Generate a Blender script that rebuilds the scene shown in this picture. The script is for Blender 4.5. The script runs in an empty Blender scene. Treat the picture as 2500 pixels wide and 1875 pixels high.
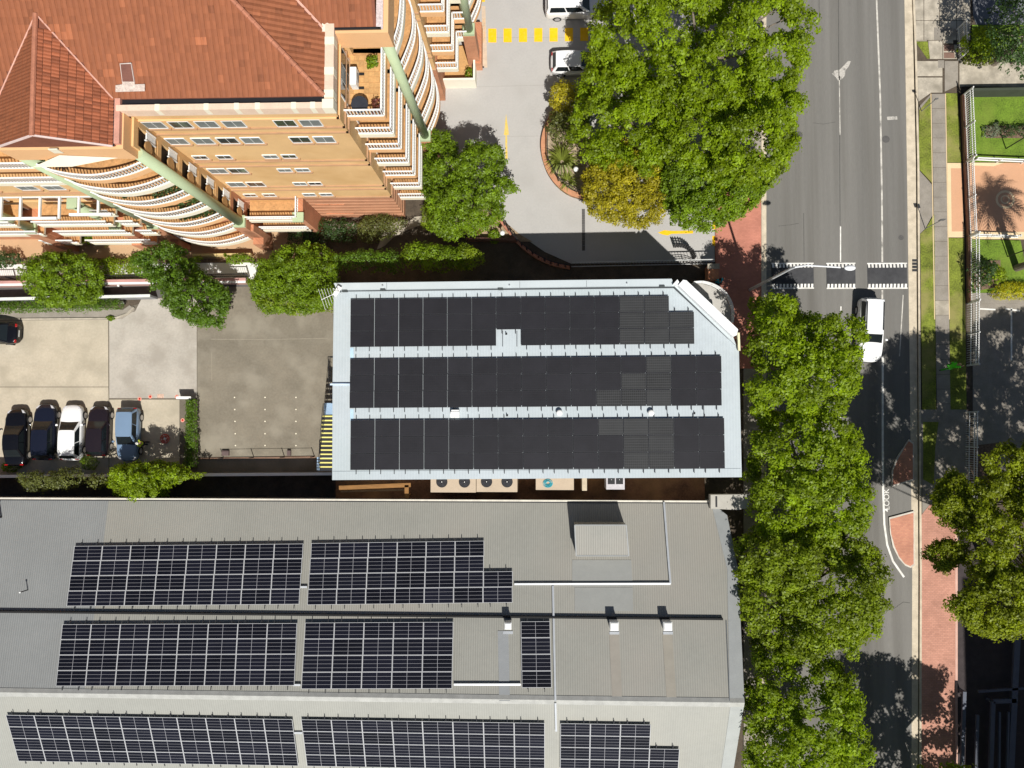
import bpy, math, random
import numpy as np
from mathutils import Vector, Matrix
R_ = math.radians
S = bpy.context.scene
# ------------------------------------------------------------------ camera, sky, sun, exposure
CAM_H = 64.3; CX, CY, FPX = 1250.0, 937.5, 2022.0      # height in metres, focal length in pixels of a 2500 px wide frame
_n = np.array([80.0, -102.5, -FPX]); _n /= np.linalg.norm(_n)
_v = np.cross(_n, [0, 0, -1.0]); _c = -_n[2]
_K = np.array([[0, -_v[2], _v[1]], [_v[2], 0, -_v[0]], [-_v[1], _v[0], 0]])
ROT = np.eye(3) + _K + _K @ _K / (1 + _c)
cd = bpy.data.cameras.new('camera'); cam = bpy.data.objects.new('camera', cd); S.collection.objects.link(cam)
cam.matrix_world = Matrix.Translation((0, 0, CAM_H)) @ Matrix([list(r) for r in ROT]).to_4x4()
cd.sensor_width = 36; cd.lens = 36 * FPX / 2500; cd.clip_end = 3000; cd.clip_start = 0.5
S.camera = cam
SUNV = Vector((0.2, -0.65, 1.0)).normalized()
W = bpy.data.worlds.new('World'); S.world = W; W.use_nodes = True
nt = W.node_tree; bg = nt.nodes['Background']
sky = nt.nodes.new('ShaderNodeTexSky'); sky.sky_type = 'NISHITA'; sky.sun_disc = False
sky.sun_elevation = math.asin(SUNV.z); sky.sun_rotation = math.atan2(SUNV.x, SUNV.y)
nt.links.new(sky.outputs[0], bg.inputs[0]); bg.inputs[1].default_value = 0.05
sl = bpy.data.lights.new('sun', 'SUN'); sl.energy = 5.0; sl.angle = R_(0.5); sl.color = (1, 0.97, 0.92)
so = bpy.data.objects.new('sun', sl); S.collection.objects.link(so)
so.rotation_euler = SUNV.to_track_quat('Z', 'Y').to_euler(); so.location = (0, -20, 50)
S.view_settings.view_transform = 'Standard'; S.view_settings.look = 'None'
S.view_settings.gamma = 1; S.view_settings.exposure = 0.1; S.view_settings.use_curve_mapping = False
S.render.engine = 'CYCLES'

def U(x, y, z=0.0):
    """surveyed picture point -> the place it has in the world when it stands at height z"""
    d = ROT @ np.array([x - CX, -(y - CY), -FPX]); s = (z - CAM_H) / d[2]
    return (float(d[0] * s), float(d[1] * s), float(z))
def G(x, y): return U(x, y, 0)[:2]
def GP(pts, z=0.0): return [U(x, y, z)[:2] for x, y in pts]
def px(X, Y, Z=0.0):
    c = ROT.T @ np.array([X, Y, Z - CAM_H]); return (CX + FPX * c[0] / -c[2], CY - FPX * c[1] / -c[2])
# ------------------------------------------------------------------ materials
MATS = {}
def nd(t, k, **kw):
    n = t.nodes.new(k)
    for a, b in kw.items(): setattr(n, a, b)
    return n
def mat(name, col, rough=0.85, var=0.12, scale=1.5, fine=14.0, fvar=None, bump=0.0, bscale=40.0, metal=0.0, spec=0.35,
        stretch=(1, 1, 1), stain=None, stain_amt=0.0, stain_scale=0.35, coat=0.0, obj_rand=0.0, attr=None, attr_amt=0.0, trans=0.0, tcol=None):
    if name in MATS: return MATS[name]
    m = bpy.data.materials.new(name); m.use_nodes = True; t = m.node_tree; L = t.links.new
    b = t.nodes['Principled BSDF']; b.inputs['Roughness'].default_value = rough; b.inputs['Metallic'].default_value = metal
    b.inputs['Specular IOR Level'].default_value = spec; b.inputs['Coat Weight'].default_value = coat
    if coat: b.inputs['Coat Roughness'].default_value = 0.06
    g = nd(t, 'ShaderNodeNewGeometry'); mp = nd(t, 'ShaderNodeMapping'); mp.inputs['Scale'].default_value = stretch
    L(g.outputs['Position'], mp.inputs[0])
    fac = nd(t, 'ShaderNodeMath', operation='ADD'); fac.inputs[1].default_value = 1.0
    def noise(sc, amt, det=4):
        n = nd(t, 'ShaderNodeTexNoise'); n.inputs['Scale'].default_value = sc; n.inputs['Detail'].default_value = det; n.inputs['Roughness'].default_value = .6
        L(mp.outputs[0], n.inputs['Vector'])
        s = nd(t, 'ShaderNodeMath', operation='MULTIPLY_ADD'); L(n.outputs[0], s.inputs[0]); s.inputs[1].default_value = 5.2 * amt; s.inputs[2].default_value = -2.6 * amt
        return s
    a = noise(scale, var); c = noise(fine, var * .7 if fvar is None else fvar)
    ad = nd(t, 'ShaderNodeMath', operation='ADD'); L(a.outputs[0], ad.inputs[0]); L(c.outputs[0], ad.inputs[1]); L(ad.outputs[0], fac.inputs[0])
    last = fac
    if obj_rand:
        oi = nd(t, 'ShaderNodeObjectInfo'); r = nd(t, 'ShaderNodeMath', operation='MULTIPLY_ADD'); L(oi.outputs['Random'], r.inputs[0])
        r.inputs[1].default_value = 2 * obj_rand; r.inputs[2].default_value = -obj_rand
        q = nd(t, 'ShaderNodeMath', operation='ADD'); L(last.outputs[0], q.inputs[0]); L(r.outputs[0], q.inputs[1]); last = q
    if attr:
        at = nd(t, 'ShaderNodeAttribute', attribute_name=attr); r = nd(t, 'ShaderNodeMath', operation='MULTIPLY_ADD'); L(at.outputs['Fac'], r.inputs[0])
        r.inputs[1].default_value = 2 * attr_amt; r.inputs[2].default_value = -attr_amt
        q = nd(t, 'ShaderNodeMath', operation='ADD'); L(last.outputs[0], q.inputs[0]); L(r.outputs[0], q.inputs[1]); last = q
    vm = nd(t, 'ShaderNodeVectorMath', operation='SCALE'); vm.inputs[0].default_value = col[:3]; L(last.outputs[0], vm.inputs['Scale'])
    colout = vm.outputs[0]
    if stain:
        n = nd(t, 'ShaderNodeTexNoise'); n.inputs['Scale'].default_value = stain_scale; n.inputs['Detail'].default_value = 6; L(mp.outputs[0], n.inputs['Vector'])
        rp = nd(t, 'ShaderNodeValToRGB'); rp.color_ramp.elements[0].position = .48; rp.color_ramp.elements[1].position = .68
        L(n.outputs[0], rp.inputs[0]); sm = nd(t, 'ShaderNodeMath', operation='MULTIPLY'); L(rp.outputs[0], sm.inputs[0]); sm.inputs[1].default_value = stain_amt
        mx = nd(t, 'ShaderNodeMix', data_type='RGBA'); L(sm.outputs[0], mx.inputs[0]); L(colout, mx.inputs[6]); mx.inputs[7].default_value = (*stain, 1); colout = mx.outputs[2]
    m['_'] = 1
    L(colout, b.inputs['Base Color'])
    if bump:
        n = nd(t, 'ShaderNodeTexNoise'); n.inputs['Scale'].default_value = bscale; n.inputs['Detail'].default_value = 3; L(mp.outputs[0], n.inputs['Vector'])
        bp = nd(t, 'ShaderNodeBump'); bp.inputs['Strength'].default_value = bump; bp.inputs['Distance'].default_value = .02; L(n.outputs[0], bp.inputs['Height']); L(bp.outputs[0], b.inputs['Normal'])
    if trans:
        tr = nd(t, 'ShaderNodeBsdfTranslucent'); ts = nd(t, 'ShaderNodeMix', data_type='RGBA', blend_type='MULTIPLY'); ts.inputs[0].default_value = 1
        L(colout, ts.inputs[6]); ts.inputs[7].default_value = (*(tcol or (1.6, 1.5, .6)), 1); L(ts.outputs[2], tr.inputs[0])
        ms = nd(t, 'ShaderNodeMixShader'); ms.inputs[0].default_value = trans; L(b.outputs[0], ms.inputs[1]); L(tr.outputs[0], ms.inputs[2])
        L(ms.outputs[0], t.nodes['Material Output'].inputs[0])
    MATS[name] = m; return m
def brickmat(name, col, col2, mortar, bw=.24, bh=.086, wall=True, rot=0.0, msize=.012):
    if name in MATS: return MATS[name]
    m = mat(name, col, rough=.9, var=.1, bump=.15); t = m.node_tree; L = t.links.new; b = t.nodes['Principled BSDF']
    g = nd(t, 'ShaderNodeNewGeometry'); br = nd(t, 'ShaderNodeTexBrick')
    if wall:
        sx = nd(t, 'ShaderNodeSeparateXYZ'); L(g.outputs['Position'], sx.inputs[0]); ad = nd(t, 'ShaderNodeMath', operation='ADD'); L(sx.outputs[0], ad.inputs[0]); L(sx.outputs[1], ad.inputs[1])
        cb = nd(t, 'ShaderNodeCombineXYZ'); L(ad.outputs[0], cb.inputs[0]); L(sx.outputs[2], cb.inputs[1]); L(cb.outputs[0], br.inputs['Vector'])
    else:
        mp = nd(t, 'ShaderNodeMapping'); mp.inputs['Rotation'].default_value = (0, 0, rot); L(g.outputs['Position'], mp.inputs[0]); L(mp.outputs[0], br.inputs['Vector'])
    br.inputs['Scale'].default_value = 1; br.inputs['Brick Width'].default_value = bw; br.inputs['Row Height'].default_value = bh
    br.inputs['Mortar Size'].default_value = msize; br.inputs['Color1'].default_value = (*col, 1); br.inputs['Color2'].default_value = (*col2, 1); br.inputs['Mortar'].default_value = (*mortar, 1)
    n = nd(t, 'ShaderNodeTexNoise'); n.inputs['Scale'].default_value = .7; n.inputs['Detail'].default_value = 5; L(g.outputs['Position'], n.inputs['Vector'])
    r = nd(t, 'ShaderNodeMath', operation='MULTIPLY_ADD'); L(n.outputs[0], r.inputs[0]); r.inputs[1].default_value = .7; r.inputs[2].default_value = .65
    vm = nd(t, 'ShaderNodeVectorMath', operation='SCALE'); L(br.outputs[0], vm.inputs[0]); L(r.outputs[0], vm.inputs['Scale']); L(vm.outputs[0], b.inputs['Base Color'])
    return m
def ribmat(name, col, period=.19, axis='X', strength=.6, var=.05, stain=None, stain_amt=0, dark=.12, rough=.5):
    """profiled steel sheet: ribs run down the slope"""
    if name in MATS: return MATS[name]
    m = mat(name, col, rough=rough, var=var, scale=.25, fine=3, stain=stain, stain_amt=stain_amt, stain_scale=.12); t = m.node_tree; L = t.links.new; b = t.nodes['Principled BSDF']
    g = nd(t, 'ShaderNodeNewGeometry'); sx = nd(t, 'ShaderNodeSeparateXYZ'); L(g.outputs['Position'], sx.inputs[0])
    k = nd(t, 'ShaderNodeMath', operation='MULTIPLY'); L(sx.outputs['XYZ'.index(axis)], k.inputs[0]); k.inputs[1].default_value = 2 * math.pi / period
    s = nd(t, 'ShaderNodeMath', operation='SINE'); L(k.outputs[0], s.inputs[0])
    bp = nd(t, 'ShaderNodeBump'); bp.inputs['Strength'].default_value = strength; bp.inputs['Distance'].default_value = .03; L(s.outputs[0], bp.inputs['Height']); L(bp.outputs[0], b.inputs['Normal'])
    # colour is darker in the pans between ribs
    q = nd(t, 'ShaderNodeMath', operation='MULTIPLY_ADD'); L(s.outputs[0], q.inputs[0]); q.inputs[1].default_value = dark; q.inputs[2].default_value = 1 - dark
    old = b.inputs['Base Color'].links[0].from_socket
    vm = nd(t, 'ShaderNodeVectorMath', operation='SCALE'); L(old, vm.inputs[0]); L(q.outputs[0], vm.inputs['Scale']); L(vm.outputs[0], b.inputs['Base Color'])
    return m
def pvmat(name, base, line, nu, nv, wu, wv, mid=0.0, rough=.22, rnd=.0, spec=.5):
    """printed cells of a solar panel from its UV"""
    m = mat(name, base, rough=rough, var=.15, scale=.8, obj_rand=rnd, spec=spec); t = m.node_tree; L = t.links.new; b = t.nodes['Principled BSDF']
    uv = nd(t, 'ShaderNodeUVMap'); sx = nd(t, 'ShaderNodeSeparateXYZ'); L(uv.outputs[0], sx.inputs[0])
    def grid(o, n, w):
        a = nd(t, 'ShaderNodeMath', operation='MULTIPLY'); L(sx.outputs[o], a.inputs[0]); a.inputs[1].default_value = n
        f = nd(t, 'ShaderNodeMath', operation='FRACT'); L(a.outputs[0], f.inputs[0]); s = nd(t, 'ShaderNodeMath', operation='SUBTRACT'); L(f.outputs[0], s.inputs[0]); s.inputs[1].default_value = .5
        ab = nd(t, 'ShaderNodeMath', operation='ABSOLUTE'); L(s.outputs[0], ab.inputs[0]); c = nd(t, 'ShaderNodeMath', operation='GREATER_THAN'); L(ab.outputs[0], c.inputs[0]); c.inputs[1].default_value = .5 - w * n / 2
        return c
    a, c = grid(0, nu, wu), grid(1, nv, wv); mxm = nd(t, 'ShaderNodeMath', operation='MAXIMUM'); L(a.outputs[0], mxm.inputs[0]); L(c.outputs[0], mxm.inputs[1])
    out = mxm
    if mid:
        e = grid(0, 2, mid); o2 = nd(t, 'ShaderNodeMath', operation='MAXIMUM'); L(out.outputs[0], o2.inputs[0]); L(e.outputs[0], o2.inputs[1])
        hf = nd(t, 'ShaderNodeMath', operation='MULTIPLY'); hf.inputs[1].default_value = .7; L(out.outputs[0], hf.inputs[0]); o2 = nd(t, 'ShaderNodeMath', operation='MAXIMUM'); L(hf.outputs[0], o2.inputs[0]); L(e.outputs[0], o2.inputs[1]); out = o2
    old = b.inputs['Base Color'].links[0].from_socket
    mx = nd(t, 'ShaderNodeMix', data_type='RGBA'); L(out.outputs[0], mx.inputs[0]); L(old, mx.inputs[6]); mx.inputs[7].default_value = (*line, 1); L(mx.outputs[2], b.inputs['Base Color'])
    return m
# ------------------------------------------------------------------ mesh builder
COL = S.collection; WL = {}
class MB:
    def __init__(s): s.v = []; s.f = []; s.m = []; s.uv = {}
    def add(s, vs, fs, mi=0):
        n = len(s.v); s.v += [tuple(p) for p in vs]
        for f in fs: s.f.append(tuple(n + i for i in f)); s.m.append(mi)
        return s
    def box(s, x0, x1, y0, y1, z0, z1, mi=0):
        return s.add([(x0, y0, z0), (x1, y0, z0), (x1, y1, z0), (x0, y1, z0), (x0, y0, z1), (x1, y0, z1), (x1, y1, z1), (x0, y1, z1)],
                     [(3, 2, 1, 0), (4, 5, 6, 7), (0, 1, 5, 4), (1, 2, 6, 5), (2, 3, 7, 6), (3, 0, 4, 7)], mi)
    def bar(s, a, b, w, h, mi=0, up=(0, 0, 1)):
        a, b = Vector(a), Vector(b); d = (b - a).normalized(); u = Vector(up); sd = d.cross(u)
        if sd.length < 1e-4: sd = d.cross(Vector((1, 0, 0)))
        sd.normalize(); u = sd.cross(d).normalized(); vs = []
        for p in (a, b):
            for i, j in ((-1, -1), (1, -1), (1, 1), (-1, 1)): vs.append(p + sd * (i * w / 2) + u * (j * h / 2))
        return s.add(vs, [(0, 1, 2, 3), (7, 6, 5, 4), (0, 4, 5, 1), (1, 5, 6, 2), (2, 6, 7, 3), (3, 7, 4, 0)], mi)
    def prism(s, poly, z0, z1, mi=0, bottom=True):
        p = list(poly); ar = sum(p[i][0] * p[(i + 1) % len(p)][1] - p[(i + 1) % len(p)][0] * p[i][1] for i in range(len(p)))
        if ar < 0: p = p[::-1]
        n = len(p); vs = [(x, y, z0) for x, y in p] + [(x, y, z1) for x, y in p]
        fs = [tuple(range(n, 2 * n))] + [(i, (i + 1) % n, n + (i + 1) % n, n + i) for i in range(n)]
        if bottom: fs.append(tuple(range(n - 1, -1, -1)))
        return s.add(vs, fs, mi)
    def sheet(s, pts3, mi=0): return s.add(pts3, [tuple(range(len(pts3)))], mi)
    def slab(s, pts3, th, mi=0):
        """thick plate: the outline at its top, th metres of thickness below"""
        n = len(pts3); vs = list(pts3) + [(x, y, z - th) for x, y, z in pts3]
        return s.add(vs, [tuple(range(n)), tuple(range(2 * n - 1, n - 1, -1))] + [(i, n + i, n + (i + 1) % n, (i + 1) % n) for i in range(n)], mi)
    def tube(s, pts, rs, n=8, mi=0, cap=True):
        pts = [Vector(p) for p in pts]; rs = rs if hasattr(rs, '__len__') else [rs] * len(pts); vs = []; prev = None
        for i, p in enumerate(pts):
            d = (pts[min(i + 1, len(pts) - 1)] - pts[max(i - 1, 0)]).normalized()
            a = d.orthogonal().normalized() if prev is None else (prev - d * prev.dot(d)).normalized()
            prev = a; b = d.cross(a)
            for k in range(n): t = 2 * math.pi * k / n; vs.append(p + (a * math.cos(t) + b * math.sin(t)) * rs[i])
        fs = [(i * n + k, i * n + (k + 1) % n, (i + 1) * n + (k + 1) % n, (i + 1) * n + k) for i in range(len(pts) - 1) for k in range(n)]
        if cap: fs += [tuple(range(n - 1, -1, -1)), tuple(range((len(pts) - 1) * n, len(pts) * n))]
        return s.add(vs, fs, mi)
    def ball(s, c, r, n=10, m=7, mi=0, sc=(1, 1, 1)):
        vs = [(c[0], c[1], c[2] + r * sc[2])]
        for j in range(1, m):
            t = math.pi * j / m
            for k in range(n): q = 2 * math.pi * k / n; vs.append((c[0] + r * sc[0] * math.sin(t) * math.cos(q), c[1] + r * sc[1] * math.sin(t) * math.sin(q), c[2] + r * sc[2] * math.cos(t)))
        vs.append((c[0], c[1], c[2] - r * sc[2])); e = len(vs) - 1
        fs = [(0, 1 + k, 1 + (k + 1) % n) for k in range(n)] + [(1 + (j - 1) * n + k, 1 + j * n + k, 1 + j * n + (k + 1) % n, 1 + (j - 1) * n + (k + 1) % n) for j in range(1, m - 1) for k in range(n)]
        fs += [(e, 1 + (m - 2) * n + (k + 1) % n, 1 + (m - 2) * n + k) for k in range(n)]
        return s.add(vs, fs, mi)
    def build(s, name, mats, parent=None, smooth=False, recentre=True, bevel=0.0):
        me = bpy.data.meshes.new(name); v = np.array(s.v, dtype=float).reshape(-1, 3)
        org = np.zeros(3)
        if recentre and len(v): org = np.array([(v[:, 0].min() + v[:, 0].max()) / 2, (v[:, 1].min() + v[:, 1].max()) / 2, v[:, 2].min()])
        me.from_pydata((v - org).tolist(), [], s.f)
        mats = mats if isinstance(mats, (list, tuple)) else [mats]
        for m in mats: me.materials.append(m)
        if len(mats) > 1: me.polygons.foreach_set('material_index', s.m)
        if smooth: me.polygons.foreach_set('use_smooth', [True] * len(me.polygons))
        me.update()
        return link(name, me, org, parent, bevel)
def link(name, me, org=(0, 0, 0), parent=None, bevel=0.0):
    o = bpy.data.objects.new(name, me); COL.objects.link(o); pw = np.zeros(3)
    if parent is not None: o.parent = parent; pw = WL[parent.name]
    o.location = Vector([float(a) for a in np.array(org) - pw]); WL[o.name] = np.array(org, dtype=float)
    if bevel: b = o.modifiers.new('bevel', 'BEVEL'); b.width = bevel; b.segments = 2; b.limit_method = 'ANGLE'
    return o
def tag(o, label, cat, group=None, kind=None):
    o['label'] = label; o['category'] = cat
    if group: o['group'] = group
    if kind: o['kind'] = kind
    return o
def thing(name, label, cat, loc=(0, 0, 0), group=None):
    o = bpy.data.objects.new(name, None); COL.objects.link(o); o.location = loc; o.empty_display_size = .3
    WL[o.name] = np.array(loc, dtype=float); return tag(o, label, cat, group)
def struct(o, label=None):
    o['kind'] = 'structure'
    if label: o['label'] = label
    return o
def copy_tree(o, parent=None):
    c = o.copy(); COL.objects.link(c); c.parent = parent; WL[c.name] = WL.get(o.name, np.zeros(3))
    for ch in list(o.children): copy_tree(ch, c)
    return c
rng = np.random.default_rng(7); rnd = random.Random(5)
def seg_lines(pts, n):
    """resample a polyline to n points by smooth interpolation"""
    p = [Vector((*q, 0)) if len(q) == 2 else Vector(q) for q in pts]; out = []
    for i in range(len(p) - 1):
        a, b, c, d = p[max(i - 1, 0)], p[i], p[i + 1], p[min(i + 2, len(p) - 1)]
        for k in range(n):
            t = k / n; out.append(.5 * ((2 * b) + (c - a) * t + (2 * a - 5 * b + 4 * c - d) * t * t + (-a + 3 * b - 3 * c + d) * t ** 3))
    out.append(p[-1]); return [tuple(q) for q in out]
# ================================================================== GROUND
soil = mat('soil', (.085, .065, .045), var=.3, scale=.8, fine=9, bump=.5, bscale=12)
asph = mat('asphalt', (.172, .164, .148), var=.14, scale=.8, fine=60, fvar=.10, stretch=(1, .035, 1), bump=.15, bscale=90, stain=(.12, .112, .098), stain_amt=.7, stain_scale=.9)
asph_dark = mat('asphalt_dark', (.200, .175, .132), var=.16, scale=.4, fine=6, fvar=.09, bump=.1, bscale=80, stain=(.30, .27, .21), stain_amt=.65, stain_scale=.45)
conc_warm = mat('concrete_warm', (.455, .40, .305), var=.09, scale=.6, fine=6, fvar=.07, stain=(.34, .30, .225), stain_amt=.7, stain_scale=.5, bump=.1)
conc_grey = mat('concrete_grey', (.42, .385, .33), var=.10, scale=.5, fine=6, fvar=.08, stain=(.30, .27, .225), stain_amt=.7, stain_scale=.45, bump=.1)
conc_drive = mat('concrete_drive', (.425, .41, .385), var=.06, scale=.35, fine=7, fvar=.04, stain=(.345, .33, .305), stain_amt=.55, stain_scale=.35)
conc_path = mat('concrete_path', (.275, .245, .205), var=.14, scale=1.0, fine=9, fvar=.1, stain=(.22, .195, .155), stain_amt=.6, stain_scale=1.2, obj_rand=.05)
conc_pale = mat('concrete_pale', (.44, .39, .31), var=.22, scale=1.3, fine=8, fvar=.12, stain=(.25, .22, .17), stain_amt=.8, stain_scale=1.0, obj_rand=.07)
kerbm = mat('kerb_concrete', (.56, .48, .36), var=.12, scale=2, fine=12, stain=(.33, .28, .2), stain_amt=.4, stain_scale=1.5)
tan_pave = mat('tan_paving', (.50, .33, .19), var=.06, scale=.4, fine=8, stain=(.42, .27, .15), stain_amt=.4, stain_scale=.3)
pinkp = brickmat('pink_paver', (.53, .265, .19), (.45, .22, .155), (.30, .17, .13), bw=.26, bh=.13, wall=False, rot=0, msize=.008)
redp = brickmat('red_paver', (.50, .20, .14), (.44, .175, .12), (.38, .17, .12), bw=.23, bh=.115, wall=False, msize=.006)
islp = brickmat('island_paver', (.56, .26, .165), (.48, .21, .14), (.36, .2, .15), bw=.23, bh=.115, wall=False, rot=0, msize=.006)
orangep = mat('orange_paving', (.58, .325, .19), var=.05, scale=.6, fine=12, stain=(.56, .3, .16), stain_amt=.4)
sandp = mat('sand_border', (.72, .55, .33), var=.06, scale=1, fine=12)
turf = mat('turf', (.155, .185, .022), var=.36, scale=1.1, fine=9, fvar=.42, bump=.8, bscale=30, stain=(.27, .24, .08), stain_amt=.9, stain_scale=.5)
turf2 = mat('lawn_turf', (.12, .195, .016), var=.26, scale=.9, fine=9, fvar=.36, bump=.8, bscale=30, stain=(.17, .22, .03), stain_amt=.5, stain_scale=.6)
mulch = mat('mulch', (.16, .105, .07), var=.4, scale=6, fine=22, fvar=.35, bump=1, bscale=18)
white_p = mat('white_paint', (.78, .76, .7), var=.06, scale=3, fine=20, stain=(.4, .38, .34), stain_amt=.45, stain_scale=2.5)
worn_p = mat('worn_white_paint', (.55, .52, .46), var=.15, scale=3, fine=20, stain=(.2, .19, .17), stain_amt=.9, stain_scale=1.6)
yellow_p = mat('yellow_paint', (.85, .50, .005), var=.05, scale=2, fine=20, stain=(.75, .5, .12), stain_amt=.3, stain_scale=4)
yell_worn = mat('worn_yellow_paint', (.70, .50, .10), var=.12, scale=3, fine=20, stain=(.45, .4, .33), stain_amt=.8, stain_scale=3)
faint_o = mat('faint_orange_paint', (.57, .45, .33), var=.1, scale=3, fine=20)
black_r = mat('black_rubber', (.035, .035, .038), var=.2, scale=4, rough=.8)
white_mt = mat('white_metal', (.8, .8, .77), rough=.45, var=.04)
black_mt = mat('black_metal', (.02, .02, .022), rough=.4, var=.05)
grey_mt = mat('galvanised_metal', (.5, .52, .53), rough=.4, metal=.6, var=.08)

o = MB(); o.sheet([(-500, -500, -.05), (500, -500, -.05), (500, 500, -.05), (-500, 500, -.05)]); struct(o.build('ground', soil, recentre=False))
def area(name, pts, z, m, th=0.0, world=False):
    p = pts if world else GP(pts, 0)
    b = MB()
    if th: b.prism(p, z - th, z, 0, bottom=False)
    else:
        ar = sum(p[i][0] * p[(i + 1) % len(p)][1] - p[(i + 1) % len(p)][0] * p[i][1] for i in range(len(p)))
        if ar < 0: p = p[::-1]
        b.sheet([(x, y, z) for x, y in p])
    return struct(b.build(name, m))
# road
road = area('road', [(1871, -260), (2204, -260), (2208, 0), (2214, 400), (2221, 900), (2227, 1400), (2224, 2250), (1871, 2250)], 0.0, asph)
area('gutter', [(2204, -260), (2222, -260), (2227, 0), (2236, 400), (2239, 900), (2242, 1400), (2240, 2250), (2224, 2250), (2227, 1400), (2221, 900), (2214, 400), (2208, 0)], .004, kerbm)
b = MB(); kp = [(2226, -260), (2227, 0), (2232, 130), (2238, 400), (2241, 900), (2244, 1400), (2242, 2250)]
for a, c in zip(kp, kp[1:]):
    A, B = G(*a), G(*c); b.prism([A, B, (B[0] + .15, B[1]), (A[0] + .15, A[1])], -.02, .13)
struct(b.build('kerb', kerbm))
b = MB(); kp = [(1858, -260), (1858, 1900)]
A, B = G(*kp[0]), G(*kp[1]); b.prism([A, B, (B[0] + .18, B[1]), (A[0] + .18, A[1])], -.02, .12); struct(b.build('kerb', kerbm))
area('gutter', [(1864, -260), (1871, -260), (1871, 2250), (1864, 2250)], .004, kerbm)
def marking(name, pts, m, z=.008, parent=road, par=True):
    p = GP(pts); b = MB(); ar = sum(p[i][0] * p[(i + 1) % len(p)][1] - p[(i + 1) % len(p)][0] * p[i][1] for i in range(len(p)))
    if ar < 0: p = p[::-1]
    b.sheet([(x, y, z) for x, y in p]); return b.build(name, m, parent if par else None)
def line(name, pts, w, m, parent=road, z=.008):
    P = [Vector(G(*q)) for q in pts]; b = MB()
    L_, R2 = [], []
    for i, p in enumerate(P):
        d = (P[min(i + 1, len(P) - 1)] - P[max(i - 1, 0)]).normalized(); n = Vector((-d.y, d.x)) * w / 2; L_.append(p + n); R2.append(p - n)
    for i in range(len(P) - 1): b.sheet([(*R2[i], z), (*R2[i + 1], z), (*L_[i + 1], z), (*L_[i], z)])
    return b.build(name, m, parent)
line('edge_line', [(2139, -200), (2140, 0), (2149, 240), (2153, 480), (2154, 640)], .13, worn_p)
line('edge_line', [(2154, 708), (2154, 730)], .13, worn_p)
line('edge_line', [(2155, 870), (2155, 1100), (2156, 1200), (2159, 1280), (2166, 1330), (2180, 1370), (2207, 1409)], .15, white_p)
line('edge_line', [(2205, 720), (2196, 870)], .08, worn_p)
line('lane_line', [(2049, 185), (2050, 270), (2051, 330)], .07, worn_p)
line('lane_line', [(2052, 553), (2052, 640)], .09, white_p)
line('lane_line', [(2053, 748), (2053, 762)], .09, white_p)
line('lane_line', [(2052, 985), (2052, 1030)], .09, white_p)
seam = mat('tar_seam', (.09, .087, .08), var=.2)
line('tar_seam', [(2047, -100), (2048, 190)], .05, seam); line('tar_seam', [(2050, 330), (2051, 550)], .05, seam); line('tar_seam', [(1999, -100), (2000, 50)], .04, seam)
line('tar_seam', [(1962, 520), (1963, 640)], .04, seam)
splash = mat('pale_splash', (.5, .47, .42), var=.3, scale=3, fine=12, stain=(.19, .18, .16), stain_amt=1, stain_scale=3)
marking('paint_spill', [(2031, 180), (2038, 172), (2050, 170), (2060, 160), (2071, 148), (2077, 150), (2072, 162), (2064, 172), (2063, 184), (2056, 193), (2046, 197), (2040, 188)], splash)
manh = mat('cover_iron', (.10, .095, .09), var=.2)
for x_, y_, r_ in ((2163, 340, .28), (2200, 580, .2), (1950, 330, .3)):
    c_ = G(x_, y_); b = MB(); b.tube([(c_[0], c_[1], .002), (c_[0], c_[1], .012)], r_, 18); struct(b.build('manhole_cover', manh))
for pts_ in ([(1985, 300), (2010, 303), (2040, 298)], [(1900, 552), (1930, 549), (1950, 545)], [(2190, 1480), (2205, 1470), (2222, 1472)], [(2160, 1492), (2180, 1487), (2192, 1480)]): line('crack', pts_, .03, seam)
marking('road_patch', [(2165, 285), (2190, 284), (2191, 292), (2166, 293)], splash)
# LOOK marking, reading up the road
def text(name, body, x, y, size, m, rot, parent=None, z=.012, extr=.002):
    c = bpy.data.curves.new(name, 'FONT'); c.body = body; c.size = size; c.extrude = extr; c.align_x = 'CENTER'; c.align_y = 'CENTER'; c.materials.append(m)
    ob = bpy.data.objects.new(name, c); COL.objects.link(ob); bpy.context.view_layer.update()
    me = bpy.data.meshes.new_from_object(ob); bpy.data.objects.remove(ob); me.materials.clear(); me.materials.append(m)
    X, Y = (x, y) if z > 1 else G(x, y)
    q = link(name, me, (X, Y, z), parent); q.rotation_euler = (0, 0, rot); return q
text('look_lettering', 'LOOK', 2165, 1219, .58, white_p, math.pi / 2, road)
marking('look_arrow', [(2160, 1245), (2167, 1239), (2167, 1250)], white_p)
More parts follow.
